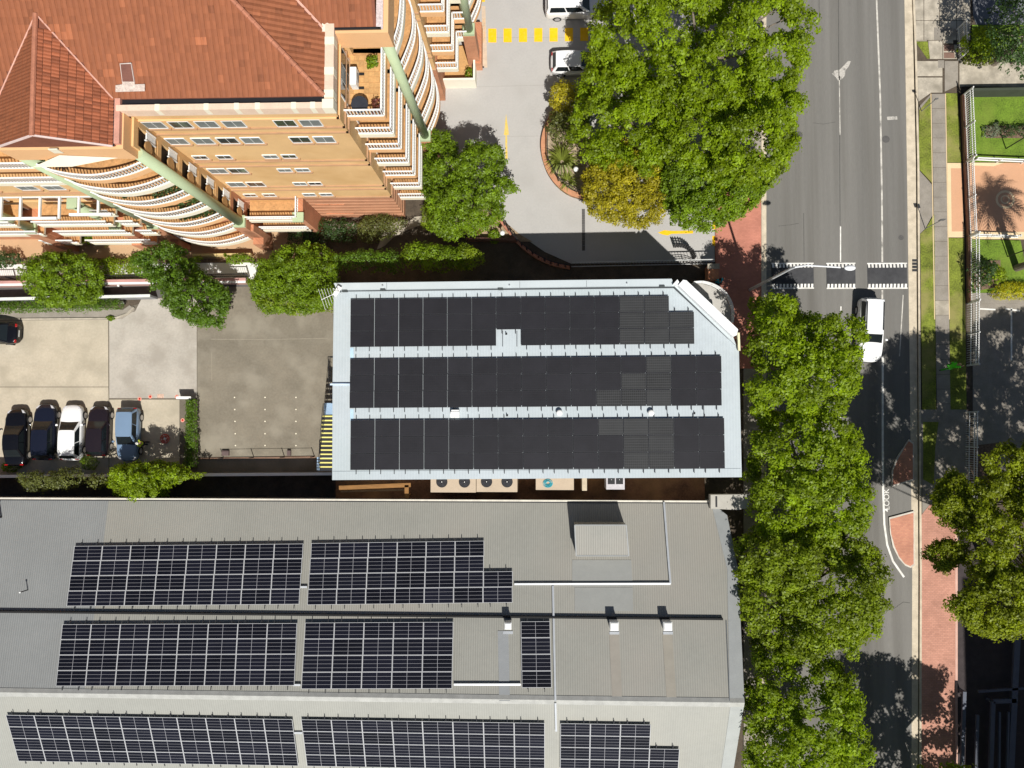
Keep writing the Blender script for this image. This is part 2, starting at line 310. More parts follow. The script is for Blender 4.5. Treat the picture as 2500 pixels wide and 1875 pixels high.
# foothpaths and verges on the right
apron = area('pavement', [(2238, -260), (2352, -260), (2352, 0), (2362, 150), (2350, 212), (2338, 228), (2272, 230), (2243, 262), (2236, 200), (2232, 100)], .10, soil, .1)
def slabs(name, cells, m, parent, z=.105, gap=.012, label=None):
    for c in cells:
        p = GP(c); cx = sum(a for a, _ in p) / len(p); cy = sum(a for _, a in p) / len(p)
        p = [(cx + (x - cx) * (1 - gap * 2 / max(.3, abs(x - cx) + .01)) if abs(x - cx) > .05 else x, cy + (y - cy) * (1 - gap * 2 / max(.3, abs(y - cy) + .01)) if abs(y - cy) > .05 else y) for x, y in p]
        b = MB(); b.prism(p, z - .05, z + rnd.uniform(0, .006), 0, bottom=False); b.build(name, m, parent)
xs = lambda y: 2230 + 8 * min(1, max(0, y / 230))
ys = [-60, 0, 52, 100]
for a, c in zip(ys, ys[1:]):
    for x0, x1 in ((xs(a) + 1, 2254), (2254, 2292), (2292, 2334), (2334, 2368)): slabs('paving_slab', [[(x0, a), (x1, a), (x1, c), (x0, c)]], conc_pale, apron)
slabs('paving_slab', [[(2236, 100), (2262, 100), (2262, 102), (2236, 102)], [(2264, 100), (2300, 100), (2300, 146), (2268, 146)], [(2300, 110), (2335, 110), (2337, 146), (2300, 146)],
                      [(2237, 150), (2300, 150), (2300, 188), (2237, 188)], [(2237, 190), (2300, 190), (2300, 228), (2272, 228), (2240, 250)], [(2340, 148), (2372, 148), (2374, 210), (2340, 214)]], conc_pale, apron)
slabs('paving_slab', [[(2288, 148), (2304, 148), (2304, 168), (2288, 168)], [(2304, 150), (2338, 150), (2338, 210), (2304, 226)], [(2278, 68), (2324, 68), (2324, 90), (2300, 90), (2300, 100), (2278, 100)]], conc_path, apron, z=.113)
slabs('access_cover', [[(2302, 110), (2328, 110), (2329, 127), (2302, 127)], [(2302, 129), (2329, 129), (2330, 144), (2302, 144)]], mat('brown_cover', (.2, .12, .09), var=.15), apron, z=.118)
slabs('access_cover', [[(2301, 91), (2325, 91), (2326, 108), (2301, 108)]], conc_pale, apron, z=.119)
area('verge_grass', [(2233, 103), (2263, 103), (2269, 144), (2262, 145)], .12, turf)
fp = area('footpath', [(2272, 229), (2307, 229), (2317, 780), (2322, 1010), (2285, 1010), (2280, 600)], .10, soil, .1)
for xa, xb in ((2271, 2280), (2306.5, 2316)): b = MB(); b.bar((*G(xa, 230), .1), (*G(xb, 780), .1), .06, .05); b.build('edging', sandp, fp)
y = 230
while y < 1010:
    h = 36; f = (y - 230) / 550; f2 = (y + h - 230) / 550
    slabs('paving_slab', [[(2273 + 9 * f, y), (2307 + 9 * f, y), (2307 + 9 * f2, y + h), (2273 + 9 * f2, y + h)]], conc_path if not 700 < y < 770 else conc_pale, fp, gap=.006); y += h
slabs('paving_slab', [[(2240, 414), (2275, 452), (2278, 523), (2257, 560), (2244, 572)]], conc_path, fp)
slabs('paving_slab', [[(2242, 262), (2270, 232), (2273, 236), (2243, 296)]], conc_path, fp)
area('verge_grass', [(2243, 270), (2272, 236), (2274, 448), (2241, 413)], .115, turf)
area('verge_grass', [(2245, 572), (2258, 560), (2279, 524), (2280, 600), (2284, 1000), (2250, 1000)], .115, turf)
area('verge_grass', [(2308, 229), (2336, 229), (2346, 398), (2311, 398)], .115, turf)
area('paving_strip', [(2311, 399), (2346, 399), (2352, 580), (2314, 580)], .11, sandp, .1)
area('paving_strip', [(2320, 412), (2346, 412), (2350, 566), (2322, 566)], .117, orangep)
area('verge_grass', [(2314, 582), (2352, 582), (2358, 1000), (2319, 1000)], .115, turf)
area('footpath', [(2245, 1000), (2360, 1000), (2362, 1300), (2250, 1300), (2250, 1200)], .105, conc_path, .1)
area('verge_grass', [(2252, 1030), (2290, 1030), (2282, 1090), (2278, 1184), (2252, 1170)], .115, turf)
area('brick_footpath', [(2244, 1262), (2268, 1232), (2330, 1232), (2336, 1300), (2335, 2250), (2243, 2250)], .12, pinkp, .12)
area('kerb', [(2330, 1300), (2336, 1300), (2336, 2250), (2331, 2250)], .135, mat('pink_edging', (.62, .38, .3), var=.1), .1)
# traffic islands
def island(pts, label):
    t = thing('traffic_island', label, 'traffic island', (*G(sum(p[0] for p in pts) / len(pts), sum(p[1] for p in pts) / len(pts)), 0), 'brick paved traffic islands by the right kerb')
    p = GP(pts); cx = sum(a for a, _ in p) / len(p); cy = sum(a for _, a in p) / len(p)
    b = MB(); b.prism(p, -.02, .13); b.build('kerb', mat('island_kerb', (.62, .57, .49), var=.1, scale=3, stain=(.35, .31, .26), stain_amt=.5, stain_scale=2), t)
    q = []
    for x, y in p:
        d = math.hypot(x - cx, y - cy); k = (d - .14) / d; q.append((cx + (x - cx) * k, cy + (y - cy) * k))
    b = MB(); b.prism(q, .1, .138); b.build('brick_paving', islp, t)
island([(2169, 1263), (2230, 1247), (2231, 1380), (2222, 1386), (2208, 1380), (2192, 1362), (2178, 1334), (2171, 1300)], 'wedge shaped brick traffic island with white kerb, sunlit below the LOOK marking')
island([(2176, 1188), (2229, 1173), (2229, 1080), (2218, 1072), (2206, 1090), (2186, 1120), (2176, 1150)], 'wedge shaped brick traffic island partly in tree shade above the LOOK marking')
# cushions with white combs
def cushion(x0, x1, label):
    t = thing('speed_cushion', label, 'speed cushion', (*G((x0 + x1) / 2, 673), 0), 'dark speed cushions with white combs across the road')
    A, B = G(x0, 705), G(x1, 642); b = MB(); b.add([(A[0], A[1], 0), (B[0], A[1], 0), (B[0], B[1], 0), (A[0], B[1], 0), (A[0] + .2, A[1] + .35, .06), (B[0] - .2, A[1] + .35, .06), (B[0] - .2, B[1] - .35, .06), (A[0] + .2, B[1] - .35, .06)],
        [(4, 5, 6, 7), (0, 1, 5, 4), (1, 2, 6, 5), (2, 3, 7, 6), (3, 0, 4, 7)]); b.build('rubber_pad', mat('dark_pad', (.05, .05, .053), var=.2, scale=2, stain=(.09, .09, .09), stain_amt=.5), t)
    n = int(round((x1 - x0) / 8.8)); b = MB()
    for yy0, yy1, ed in ((A[1], A[1] + .36, 0), (B[1] - .36, B[1], 1)):
        b = MB()
        for k in range(n):
            xa = A[0] + (B[0] - A[0]) * (k + .2) / n; xb = A[0] + (B[0] - A[0]) * (k + .78) / n
            z = lambda yv: .06 * min(1, min(yv - A[1], B[1] - yv) / .35) + .012
            b.sheet([(xa, yy0, z(yy0)), (xb, yy0, z(yy0)), (xb, yy1, z(yy1)), (xa, yy1, z(yy1))])
        e0, e1 = (yy0 - .02, yy0 + .08) if not ed else (yy1 - .08, yy1 + .02)
        b.sheet([(A[0], e0, .03), (B[0], e0, .03), (B[0], e1, .03), (A[0], e1, .03)]); b.build('white_comb', white_p, t)
cushion(1884, 1986, 'dark speed cushion nearest the left kerb, under the street light arm'); cushion(2018, 2088, 'small dark speed cushion in the middle of the road'); cushion(2118, 2214, 'wide dark speed cushion next to the right gutter')
t = thing('drain_grate', 'black kerb drain grate beside the right speed cushion', 'drain', (*G(2233, 648), 0))
for k in range(4): b = MB(); c = G(2227, 636 + 8 * k); b.box(c[0], c[0] + .38, c[1] - .09, c[1] + .09, .0, .03); b.build('bar', black_r, t)
# left footpath (red) and driveway
area('brick_footpath', [(1746, 380), (1858, 380), (1858, 900), (1752, 900), (1746, 620)], .08, redp, .08)
area('footpath', [(1815, 900), (1858, 900), (1858, 2250), (1815, 2250)], .08, conc_path, .08)
area('footpath', [(1700, -260), (1858, -260), (1858, 380), (1746, 380)], .08, conc_path, .08)
drive = area('driveway', [(1035, -260), (1745, -260), (1745, 640), (1395, 644), (1330, 615), (1268, 572), (1205, 518), (1150, 470), (1030, 420), (1020, 216), (1035, 200)], .01, conc_drive)
for pts in ([(1000, 92), (1490, 92)], [(1180, 335), (1325, 332)], [(1040, 215), (1330, 208)]): line('joint', pts, .02, mat('joint', (.3, .28, .25)), drive, .015)
for k in range(7): x = 1192 + 37.4 * k; marking('crossing_bar', [(x, 70 - .4 * k), (x + 20, 70 - .4 * k), (x + 20, 104 - .6 * k), (x, 104 - .6 * k)], yellow_p, .018, drive)
marking('yellow_bar', [(1168, -40), (1184, -40), (1184, 5), (1168, 5)], yellow_p, .018, drive)
marking('direction_arrow', [(1235.5, 278), (1240, 310), (1243, 330), (1238, 330), (1239.5, 388), (1233.5, 388), (1234, 330), (1230, 330), (1233, 305)], yell_worn, .018, drive)
marking('direction_arrow', [(1606, 568), (1622, 562), (1640, 564), (1692, 563), (1692, 570), (1640, 571), (1630, 575), (1618, 573)], yellow_p, .018, drive)
for y0, y1 in ((543, 560), (576, 600)): marking('yellow_dash', [(1739, y0), (1746, y0), (1746, y1), (1739, y1)], yellow_p, .018, drive)
marking('faded_strip', [(1176, 15), (1185, 15), (1190, 165), (1178, 166)], faint_o, .018, drive)
t2 = text('faded_lettering', 'NO STOPPING', 1181, 75, .30, mat('faded_lettering', (.66, .40, .16), var=.15), -math.pi / 2, drive, .03)
marking('oil_spot', [(1178, 162), (1182, 162), (1182, 166), (1178, 166)], black_r, .022, drive)
t = thing('trench_drain', 'dark trench drain grate crossing the pale driveway', 'drain', (*G(1424, 560), 0)); A = G(1421, 612); B = G(1428, 510)
for k in range(8):
    y0 = A[1] + (B[1] - A[1]) * k / 8; y1 = A[1] + (B[1] - A[1]) * (k + .96) / 8; b = MB(); b.box(A[0], B[0], y0, y1, .005, .03); b.build('grate_bar', mat('grate', (.10, .095, .09), var=.2), t)
# car park, slabs with joints
park = area('car_park', [(-700, 720), (270, 762), (480, 700), (700, 700), (820, 720), (820, 1160), (-700, 1170)], -.015, mat('joint_dark', (.14, .12, .09)))
def cslab(pts, m, z=0.0): p = GP(pts); b = MB(); b.prism(p, z - .04, z, 0, bottom=False); return b.build('concrete_slab', m, park)
cslab([(-300, 785), (264, 781), (264.5, 944), (-300, 944)], conc_warm); cslab([(-300, 945.5), (264.5, 945.5), (265, 972), (265, 1162), (-300, 1162)], conc_warm)
cslab([(266.5, 780), (330, 760), (345, 730), (480, 726), (480.5, 972), (267, 972)], conc_grey)
cslab([(267, 975.5), (438, 975.5), (438, 1162), (267, 1162)], conc_warm)
cslab([(482, 700), (830, 700), (830, 1160), (482, 1160)], asph_dark)
cslab([(-300, 752), (270, 752), (300, 757), (316, 745), (330, 757), (300, 778), (262, 781), (-300, 784)], conc_path, .008)
area('kerb', [(-300, 781), (262, 776), (285, 774), (310, 765), (326, 750), (330, 752), (313, 769), (287, 778), (262, 779.5), (-300, 784)], .11, conc_pale, .1)
line('painted_line', [(515, 828), (640, 829), (800, 826)], .05, mat('ghost_line', (.29, .255, .195)), park, .01)
line('painted_line', [(517, 860), (517, 930)], .04, mat('ghost_line', (.3, .27, .21)), park, .01)
rubm = mat('domed_stud', (.8, .74, .58), var=.05)
first = None
for i, x in enumerate((572.5, 647, 722.5)):
    for j, y in enumerate((970, 999.5, 1028.5, 1058.5, 1087.5)):
        c = G(x + (.6 * j if i == 0 else 0), y)
        if first is None: b = MB(); b.ball((c[0], c[1], .0), .06, 10, 6, sc=(1, 1, .6)); first = b.build('parking_stud', rubm); o = first
        else: o = first.copy(); COL.objects.link(o); o.location = (c[0], c[1], first.location.z)
        tag(o, 'pale dome stud, %s from the top in the %s column on the dark asphalt lot' % (('first', 'second', 'third', 'fourth', 'fifth')[j], ('left', 'middle', 'right')[i]), 'parking stud', 'pale dome studs on the dark asphalt lot')
# courtyard north of the car park
area('courtyard_paving', [(-300, 440), (810, 440), (810, 645), (-300, 645)], -.01, tan_pave)
area('garden_bed', [(-300, 628), (850, 634), (850, 643), (630, 641), (-300, 648)], .06, mulch, .08)
area('garden_bed', [(740, 540), (1010, 540), (1150, 545), (1240, 580), (1240, 690), (740, 700)], .03, soil)
area('garden_path', [(870, 545), (1000, 540), (1010, 530), (1060, 524), (1040, 545), (1000, 560), (960, 580), (940, 600), (920, 610), (935, 570), (900, 560), (800, 560), (800, 548)], .05, conc_pale, .06)
area('garden_bed', [(1150, 500), (1205, 518), (1268, 572), (1300, 590), (1160, 590), (1120, 560)], .05, mat('pale_soil', (.33, .24, .15), var=.25, scale=3, fine=14), .06)
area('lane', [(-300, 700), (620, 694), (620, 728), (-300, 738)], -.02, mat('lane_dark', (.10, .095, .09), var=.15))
area('white_ramp', [(-300, 646), (630, 640), (630, 682), (-300, 692)], .02, mat('white_concrete', (.72, .70, .66), var=.05, scale=.8), .04)
# right hand properties
area('car_park_lot', [(2375, 722), (3200, 722), (3200, 1230), (2375, 1230)], -.005, conc_path)
area('side_street', [(2363, -260), (3200, -260), (3200, 62), (2384, 60), (2376, 40)], .0, mat('cool_asphalt', (.14, .145, .16), var=.1))
area('house_drive', [(2363, 152), (3200, 160), (3200, 225), (2372, 212), (2350, 212)], .1, conc_pale, .1)
area('garden_bed', [(2372, 62), (3200, 62), (3200, 158), (2372, 150)], .08, turf2, .1)
area('lawn', [(2366, 216), (3200, 226), (3200, 400), (2366, 396)], .1, turf2, .1)
area('court', [(2366, 398), (3200, 400), (3200, 588), (2366, 584)], .1, sandp, .1)
area('court', [(2366, 405), (2424, 407), (2452, 398), (3200, 410), (3200, 572), (2366, 566)], .107, orangep)
area('lawn', [(2366, 585), (2490, 588), (2500, 640), (3200, 700), (3200, 724), (2366, 722)], .1, turf2, .1)
b = MB(); c = G(2452, 488)
for r0, r1 in ((.55, .72), (.25, .35)):
    for k in range(20):
        a0, a1 = 2 * math.pi * k / 20, 2 * math.pi * (k + 1) / 20
        b.sheet([(c[0] + r * math.cos(a), c[1] + r * math.sin(a), .114) for r, a in ((r0, a0), (r1, a0), (r1, a1), (r0, a1))])
struct(b.build('paving_circle', sandp))
area('garden_bed', [(2405, 308), (3200, 312), (3200, 342), (2405, 338)], .14, mulch, .05)
area('garden_bed', [(2376, 640), (2440, 636), (2440, 700), (2376, 712)], .14, mulch, .05)
area('garden_path', [(2366, 716), (3200, 712), (3200, 742), (2366, 742)], .12, conc_path, .1)
for x in (2467,): marking('bay_line', [(x, 752), (x + 4, 752), (x + 4, 880), (x, 880)], white_p, .02, None)['kind'] = 'structure'
for pts in ([(2392, 754), (2430, 756)], [(2454, 754), (2490, 759)]): q = line('bay_line', pts, .12, white_p, None, .02); q['kind'] = 'structure'
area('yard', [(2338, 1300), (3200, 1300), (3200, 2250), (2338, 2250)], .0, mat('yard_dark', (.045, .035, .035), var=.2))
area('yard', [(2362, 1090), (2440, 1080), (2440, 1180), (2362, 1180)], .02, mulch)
# ================================================================== OFFICE BUILDING (centre) AND WAREHOUSE (south)
roof_blue = ribmat('pale_roof_sheet', (.46, .51, .53), period=.2, strength=.07, dark=.025, stain=(.37, .43, .42), stain_amt=.5)
roof_plain = mat('pale_flashing', (.50, .55, .56), var=.04, scale=.5, rough=.4, stain=(.45, .5, .5), stain_amt=.3, stain_scale=.4)
white_sheet = mat('white_cladding', (.83, .83, .82), var=.03, scale=.6, rough=.35)
wall_office = mat('office_wall', (.55, .5, .42), var=.06)
pv_black = pvmat('black_solar_cells', (.0165, .016, .0195), (.022, .022, .025), 12, 6, .006, .010, 0, rough=.5, rnd=.12, spec=.2)
pv_weave = pvmat('grey_solar_cells', (.027, .028, .028), (.052, .052, .054), 12, 6, .012, .035, 0, rough=.55, rnd=.25, spec=.2)
pv_blue = pvmat('blue_solar_cells', (.0065, .0068, .012), (.40, .40, .42), 1, 4, .003, .016, .010, rough=.3, rnd=.35, spec=.25)
frame_black = mat('black_frame', (.035, .035, .038), rough=.4); frame_silver = mat('silver_frame', (.56, .57, .57), rough=.45, var=.04)
alu = mat('aluminium', (.6, .62, .63), rough=.35, metal=.5, var=.05)

def panel_mesh(name, w, h, m_face, m_frame, fw=.022):
    v = []; f = []; b = MB()
    b.box(0, w, -h, 0, 0, .035, 1)                                   # frame body
    b.add([(fw, -h + fw, .037), (w - fw, -h + fw, .037), (w - fw, -fw, .037), (fw, -fw, .037)], [(0, 1, 2, 3)], 0)
    me = bpy.data.meshes.new(name); me.from_pydata(b.v, [], b.f); me.materials.append(m_face); me.materials.append(m_frame); me.polygons.foreach_set('material_index', b.m)
    uv = me.uv_layers.new(name='UVMap')
    for p in me.polygons:
        for li in p.loop_indices: c = me.vertices[me.loops[li].vertex_index].co; uv.data[li].uv = ((c.x - fw) / (w - 2 * fw), (c.y + h - fw) / (h - 2 * fw))
    return me
def solar_array(label, TL, TR, BL, ncol, nrow, skip, me, group, zplane, extra=(), alt=None, altset=(), rails=True, off=.11):
    """TL/TR/BL: three corners in the world on the roof plane; panels share one mesh"""
    TL, TR, BL = Vector(TL), Vector(TR), Vector(BL); ux = (TR - TL) / ncol; uy = (BL - TL) / nrow
    n = ux.cross(-uy).normalized(); base = (TL + TR + BL + (TR + BL - TL)) / 4
    t = thing('solar_array', label, 'solar panels', tuple(base), group)
    x = ux.normalized(); y = (-uy).normalized(); y = (y - x * y.dot(x)).normalized(); rot = Matrix((x, y, n)).transposed().to_4x4()
    cells = [(i, j) for i in range(ncol) for j in range(nrow) if (i, j) not in skip] + list(extra)
    for i, j in cells:
        p = TL + ux * i + uy * j + n * off + x * .012 - y * .012
        m_ = alt if (i, j) in altset else me
        o = bpy.data.objects.new('solar_panel', m_); COL.objects.link(o); o.parent = t; o.matrix_local = Matrix.Translation(p - base) @ rot; WL[o.name] = np.array(p)
    if rails:
        rl = RAIL.get('r') or RAIL.setdefault('r', _rail()); L = uy.length
        for i in sorted({c[0] for c in cells}):
            js = [j for a, j in cells if a == i]; j0, j1 = min(js), max(js) + 1
            for f in (.23, .78):
                p = TL + ux * (i + f) + uy * j0 + n * (off - .045); Ln = L * (j1 - j0) + .56
                o = bpy.data.objects.new('mounting_rail', rl); COL.objects.link(o); o.parent = t
                o.matrix_local = Matrix.Translation(p - base + y * .28) @ rot @ Matrix.Diagonal((1, Ln, 1, 1)); WL[o.name] = np.array(p)
    return t
RAIL = {}
def _rail():
    b = MB(); b.box(-.022, .022, -1, 0, -.03, .04); me = bpy.data.meshes.new('mounting_rail'); me.from_pydata(b.v, [], b.f); me.materials.append(frame_black); return me

# ---- office
ZO = 7.5
office = thing('office_building', 'pale grey metal roofed office block covered in black solar panels', 'building', (*G(1230, 930), 0))
def op(pts, z): return [U(x, y, z) for x, y in pts]
outline = [(822, 706), (1646, 697), (1800, 836), (1804, 856), (1811, 1165), (811, 1172), (812, 938), (815, 706)]
wl = [U(x, y, ZO)[:2] for x, y in [(830, 700), (1640, 692), (1790, 840), (1796, 1140), (832, 1148)]]
b = MB(); b.prism(wl, 0, ZO - .2); b.build('wall', wall_office, office)
b = MB(); b.slab(op([(815, 712), (1645, 703), (1796, 842), (1804, 856), (1811, 1165), (811, 1172), (812, 938)], ZO)[::-1], .16); b.build('roof', roof_blue, office)
# parapet cappings on the north side: a flat plate, upstand, joints
b = MB(); b.slab(op([(814, 691), (1640, 680.5), (1646, 698), (1500, 699), (1200, 703), (822, 708)], 7.9)[::-1], .45); b.build('parapet', roof_plain, office)
b = MB(); b.bar(U(822, 710, ZO + .05), U(1645, 701.5, ZO + .05), .10, .1); b.bar(U(1645, 702, ZO + .05), U(1794, 841, ZO + .05), .07, .1); b.build('gutter', mat('gutter_dark', (.05, .055, .06)), office)
for x in (944, 1064, 1269, 1432, 1030 + 1): pass
for x, y in ((944, 699), (1269, 697), (1432, 695)): b = MB(); b.bar(U(x, y - 10, 7.905), U(x, y + 8, 7.905), .03, .02); b.build('capping_joint', mat('joint_dark2', (.2, .22, .23)), office)
for x, y in ((935, 708), (1222, 706), (1616, 699), (842, 711)): b = MB(); c = U(x, y, 7.9); b.box(c[0] - .18, c[0] + .18, c[1] - .06, c[1] + .06, 7.8, 8.0); b.build('overflow_box', mat('overflow_dark', (.06, .07, .07)), office)
for x, y in ((934, 698), (1244, 697), (1531, 692)):
    b = MB(); c = U(x, y, 7.95); b.tube([(c[0], c[1], 7.9), (c[0], c[1], 8.04)], .05, 8); b.build('anchor_point', alu, office)
# white cladding band along the chamfered corner
b = MB(); b.slab(op([(1668, 683), (1676, 684.5), (1802, 804), (1799, 818), (1790, 822), (1656, 696)], 8.35)[::-1], 1.5); b.build('white_parapet', white_sheet, office)
b = MB(); b.slab(op([(1654, 682), (1662, 695), (1656, 698), (1643, 694)], 8.2)[::-1], 1.0); b.build('white_parapet', white_sheet, office)
b = MB(); b.slab(op([(1646, 698), (1656, 697), (1790, 823), (1797, 842), (1793, 840)], 7.75)[::-1], .4); b.build('parapet', roof_plain, office)
b = MB(); b.bar(U(1802, 812, 7.9), U(1804, 856, 7.7), .14, .3); b.build('downpipe_cover', mat('cream_cover', (.7, .64, .42)), office)
# roof seams and step
b = MB(); b.bar(U(811, 934.5, ZO + .02), U(855, 934.5, ZO + .02), .06, .05); b.build('roof_step', mat('step_dark', (.03, .05, .09)), office)
b = MB(); b.bar(U(806, 938.5, ZO + .03), U(854, 938.5, ZO + .03), .12, .05); b.build('roof_step', mat('step_pale', (.55, .66, .78)), office)
b = MB(); b.bar(U(812, 1151, ZO + .01), U(1808, 1144, ZO + .01), .03, .02); b.build('gutter_line', mat('line_grey', (.3, .34, .36)), office)
for x in (1628, 1718): b = MB(); b.bar(U(x, 990, ZO + .01), U(x + 1, 1018, ZO + .01), .05, .03); b.build('roof_seam', mat('seam_dark', (.1, .11, .12)), office)
for x in (1227, 1262): b = MB(); b.bar(U(x, 808, ZO + .01), U(x, 846, ZO + .01), .05, .03); b.build('roof_seam', mat('seam_dark', (.1, .11, .12)), office)
for y0, y1, x in ((849, 877, 860), (999, 1028, 860)): b = MB(); p = op([(x - 5, y0), (x + 3, y0), (x + 3, y1), (x - 5, y1)], ZO + .01)[::-1]; b.slab(p, .01); b.build('blue_tape', mat('tape_blue', (.42, .58, .68)), office)
for x, y, r in ((1366, 1008, .22), (1590, 1008, .22)):
    c = U(x, y, ZO + .3); t = thing('roof_vent', 'round white roof vent cowl between panel rows, ' + ('left' if x < 1500 else 'right') + ' of the round pair', 'roof vent', (c[0], c[1], ZO), 'small vents on the office roof')
    b = MB(); b.tube([(c[0], c[1], ZO), (c[0], c[1], ZO + .28)], r * .8, 14); b.build('collar', white_mt, t); b = MB(); b.ball((c[0], c[1], ZO + .28), r, 16, 8, sc=(1, 1, .5)); b.build('cowl', white_mt, t, smooth=True)
c = U(1111, 1009, ZO + .4); t = thing('roof_vent', 'square white roof vent box with a curved hood between panel rows', 'roof vent', (c[0], c[1], ZO), 'small vents on the office roof')
b = MB(); b.box(c[0] - .27, c[0] + .27, c[1] - .25, c[1] + .25, ZO, ZO + .45); b.build('vent_box', white_mt, t, bevel=.04); b = MB(); b.box(c[0] - .3, c[0] + .3, c[1] - .3, c[1] + .1, ZO + .45, ZO + .5); b.build('hood', white_mt, t)
for x, y, w_ in ((1236, 815, 'in the notch of the top panel row'), (1238, 1014, 'between panel rows near the middle'), (1695, 1009, 'at the right end between panel rows')):
    c = U(x, y, ZO); t = thing('anchor_post', 'small black roof safety anchor ' + w_, 'roof anchor', (c[0], c[1], ZO), 'roof anchors')
    b = MB(); b.box(c[0] - .07, c[0] + .07, c[1] - .07, c[1] + .07, ZO, ZO + .02); b.build('base_plate', black_mt, t); b = MB(); b.tube([(c[0], c[1], ZO), (c[0], c[1], ZO + .25)], .035, 8); b.build('post', black_mt, t)
# three solar arrays
pm = panel_mesh('solar_panel', 1.675, 1.06, pv_black, frame_black); pmw = panel_mesh('solar_panel', 1.675, 1.06, pv_weave, frame_black)
zp = ZO + .13
def arr(label, tl, tr, bl, nc, nr, skip=(), extra=(), alt=()):
    TL, TR, BL = U(*tl, zp), U(*tr, zp), U(*bl, zp); w = (Vector(TR) - Vector(TL)).length / nc; h = (Vector(BL) - Vector(TL)).length / nr
    a = panel_mesh('solar_panel', w - .03, h - .03, pv_black, frame_black); c = panel_mesh('solar_panel', w - .03, h - .03, pv_weave, frame_black)
    return solar_array(label, TL, TR, BL, nc, nr, set(skip), a, 'solar arrays on the office roof', 0, extra, c, set(alt), off=.03)
arr('black solar array nearest the driveway, with a notch cut in its lower edge', (856, 731), (1633, 722), (855, 848), 13, 3, [(6, 2)], [(13, 1), (13, 2)], [(11, 0), (11, 1), (11, 2), (12, 0), (12, 1), (12, 2), (13, 1), (13, 2)])
arr('unbroken black solar array in the middle of the pale roof', (855, 877), (1761, 868.5), (853, 997), 15, 3, alt=[(12, 0), (12, 1), (12, 2), (11, 2), (11, 1), (10, 2)])
arr('black solar array along the south edge, above the air conditioners', (856, 1026), (1768, 1020), (855, 1148), 15, 3, alt=[(10, 0), (11, 0), (11, 1), (11, 2), (12, 0), (12, 1), (12, 2)])
# aerial on the north west corner
c = U(826, 712, 8.3); t = thing('tv_aerial', 'white television aerial leaning out from the corner of the pale roof', 'aerial', (c[0], c[1], 7.9))
b = MB(); b.tube([(c[0], c[1], 7.5), (c[0], c[1], 9.6)], .025, 6); b.build('mast', white_mt, t)
A = Vector(U(784, 732, 9.6)); B = Vector(U(828, 712, 9.6)); b = MB(); b.tube([A, B], .02, 6); b.build('boom', white_mt, t)
for k in range(6):
    p = A + (B - A) * (k + .3) / 7; d = Vector((-.35, 1, 0)).normalized() * (.75 - .07 * k); b = MB(); b.tube([p - d, p + d], .012, 5); b.build('element', white_mt, t)
b = MB(); b.bar(U(816, 722, 8.2), U(830, 700, 8.2), .3, .05); b.build('bracket', white_mt, t)
# curved entry canopy/balcony with white rails at the north east corner
t = thing('entry_terrace', 'curved grey terrace with white tube railings beside the chamfered office corner', 'terrace', (*G(1745, 760), 0))
arc = [(1690, 692), (1712, 691), (1735, 697), (1757, 709), (1773, 726), (1783, 748), (1786, 770), (1784, 790)]
arcw = seg_lines([U(x, y, 3.6)[:2] for x, y in arc], 4); inner = [U(x, y, 3.6)[:2] for x, y in ((1772, 800), (1690, 722), (1664, 700))]
b = MB(); b.prism([p[:2] for p in arcw] + inner, 3.2, 3.4); b.build('terrace_slab', mat('terrace_grey', (.46, .44, .40), var=.08, scale=1.5, stain=(.3, .28, .25), stain_amt=.5), t)
b = MB(); b.prism([p[:2] for p in arcw] + inner, 0, 3.2); b.build('terrace_wall', mat('terrace_wall', (.25, .24, .23)), t)
for h in (.25, .5, .75, 1.0): b = MB(); b.tube([(p[0], p[1], 3.4 + h) for p in arcw], .028, 6); b.build('rail', white_mt, t)
for p in arcw[::4]: b = MB(); b.tube([(p[0], p[1], 3.4), (p[0], p[1], 4.42)], .03, 6); b.build('post', white_mt, t)
# west stair
t = thing('external_stair', 'steel stair with yellow step edges against the west wall of the office', 'stair', (*G(795, 1060), 0))
nos = mat('yellow_nosing', (.78, .72, .22), var=.05); tread = mat('blue_grey_tread', (.30, .42, .56), var=.08); dk = mat('stair_dark', (.03, .03, .035))
for k in range(13):
    z = 4.6 - .2 * k; y0 = 1015 + 10.3 * k; a = U(786 - .5 * k, y0, z); c = U(812, y0 + 9.5, z); b = MB(); b.box(a[0], c[0] + .6, c[1], a[1], z - .04, z); b.build('tread', dk, t)
    b = MB(); b.box(a[0], c[0] + .6, a[1] - .09, a[1] + .01, z - .03, z + .02); b.build('nosing', nos, t)
a = U(774, 1116, 2.0); c = U(812, 1150, 2.0); b = MB(); b.box(a[0], c[0] + .6, c[1], a[1], 1.9, 2.0); b.build('landing', tread, t)
for k in range(5): b = MB(); yy = c[1] + (a[1] - c[1]) * k / 5; b.box(a[0], c[0] + .5, yy, yy + .04, 2.0, 2.03); b.build('landing_bar', dk, t)
a = U(792, 984, 4.6); c = U(812, 1012, 4.6); b = MB(); b.box(a[0], c[0] + .6, c[1], a[1], 4.5, 4.6); b.build('landing', tread, t)
b = MB()
top = [U(789, 985, 5.6), U(786, 1012, 5.6), U(778, 1118, 3.0), U(774, 1152, 3.0)]; bot = [(p[0], p[1], p[2] - 1.0) for p in top]
for q in (0, .35, .7): b.tube([(p[0], p[1], p[2] - q) for p in top], .022, 5)
for i in range(3):
    for k in range(8): A, B = Vector(top[i]).lerp(Vector(top[i + 1]), k / 8), Vector(bot[i]).lerp(Vector(bot[i + 1]), k / 8); b.tube([A, B], .014, 4)
b.build('handrail', black_mt, t)
t = thing('balcony_railing', 'black railing of the small balcony behind the west roof edge', 'railing', (*G(805, 920), 0))
b = MB(); pts = [U(812, 870, 5.9), U(801, 870, 5.9), U(803, 940, 5.7), U(810, 985, 5.6)]
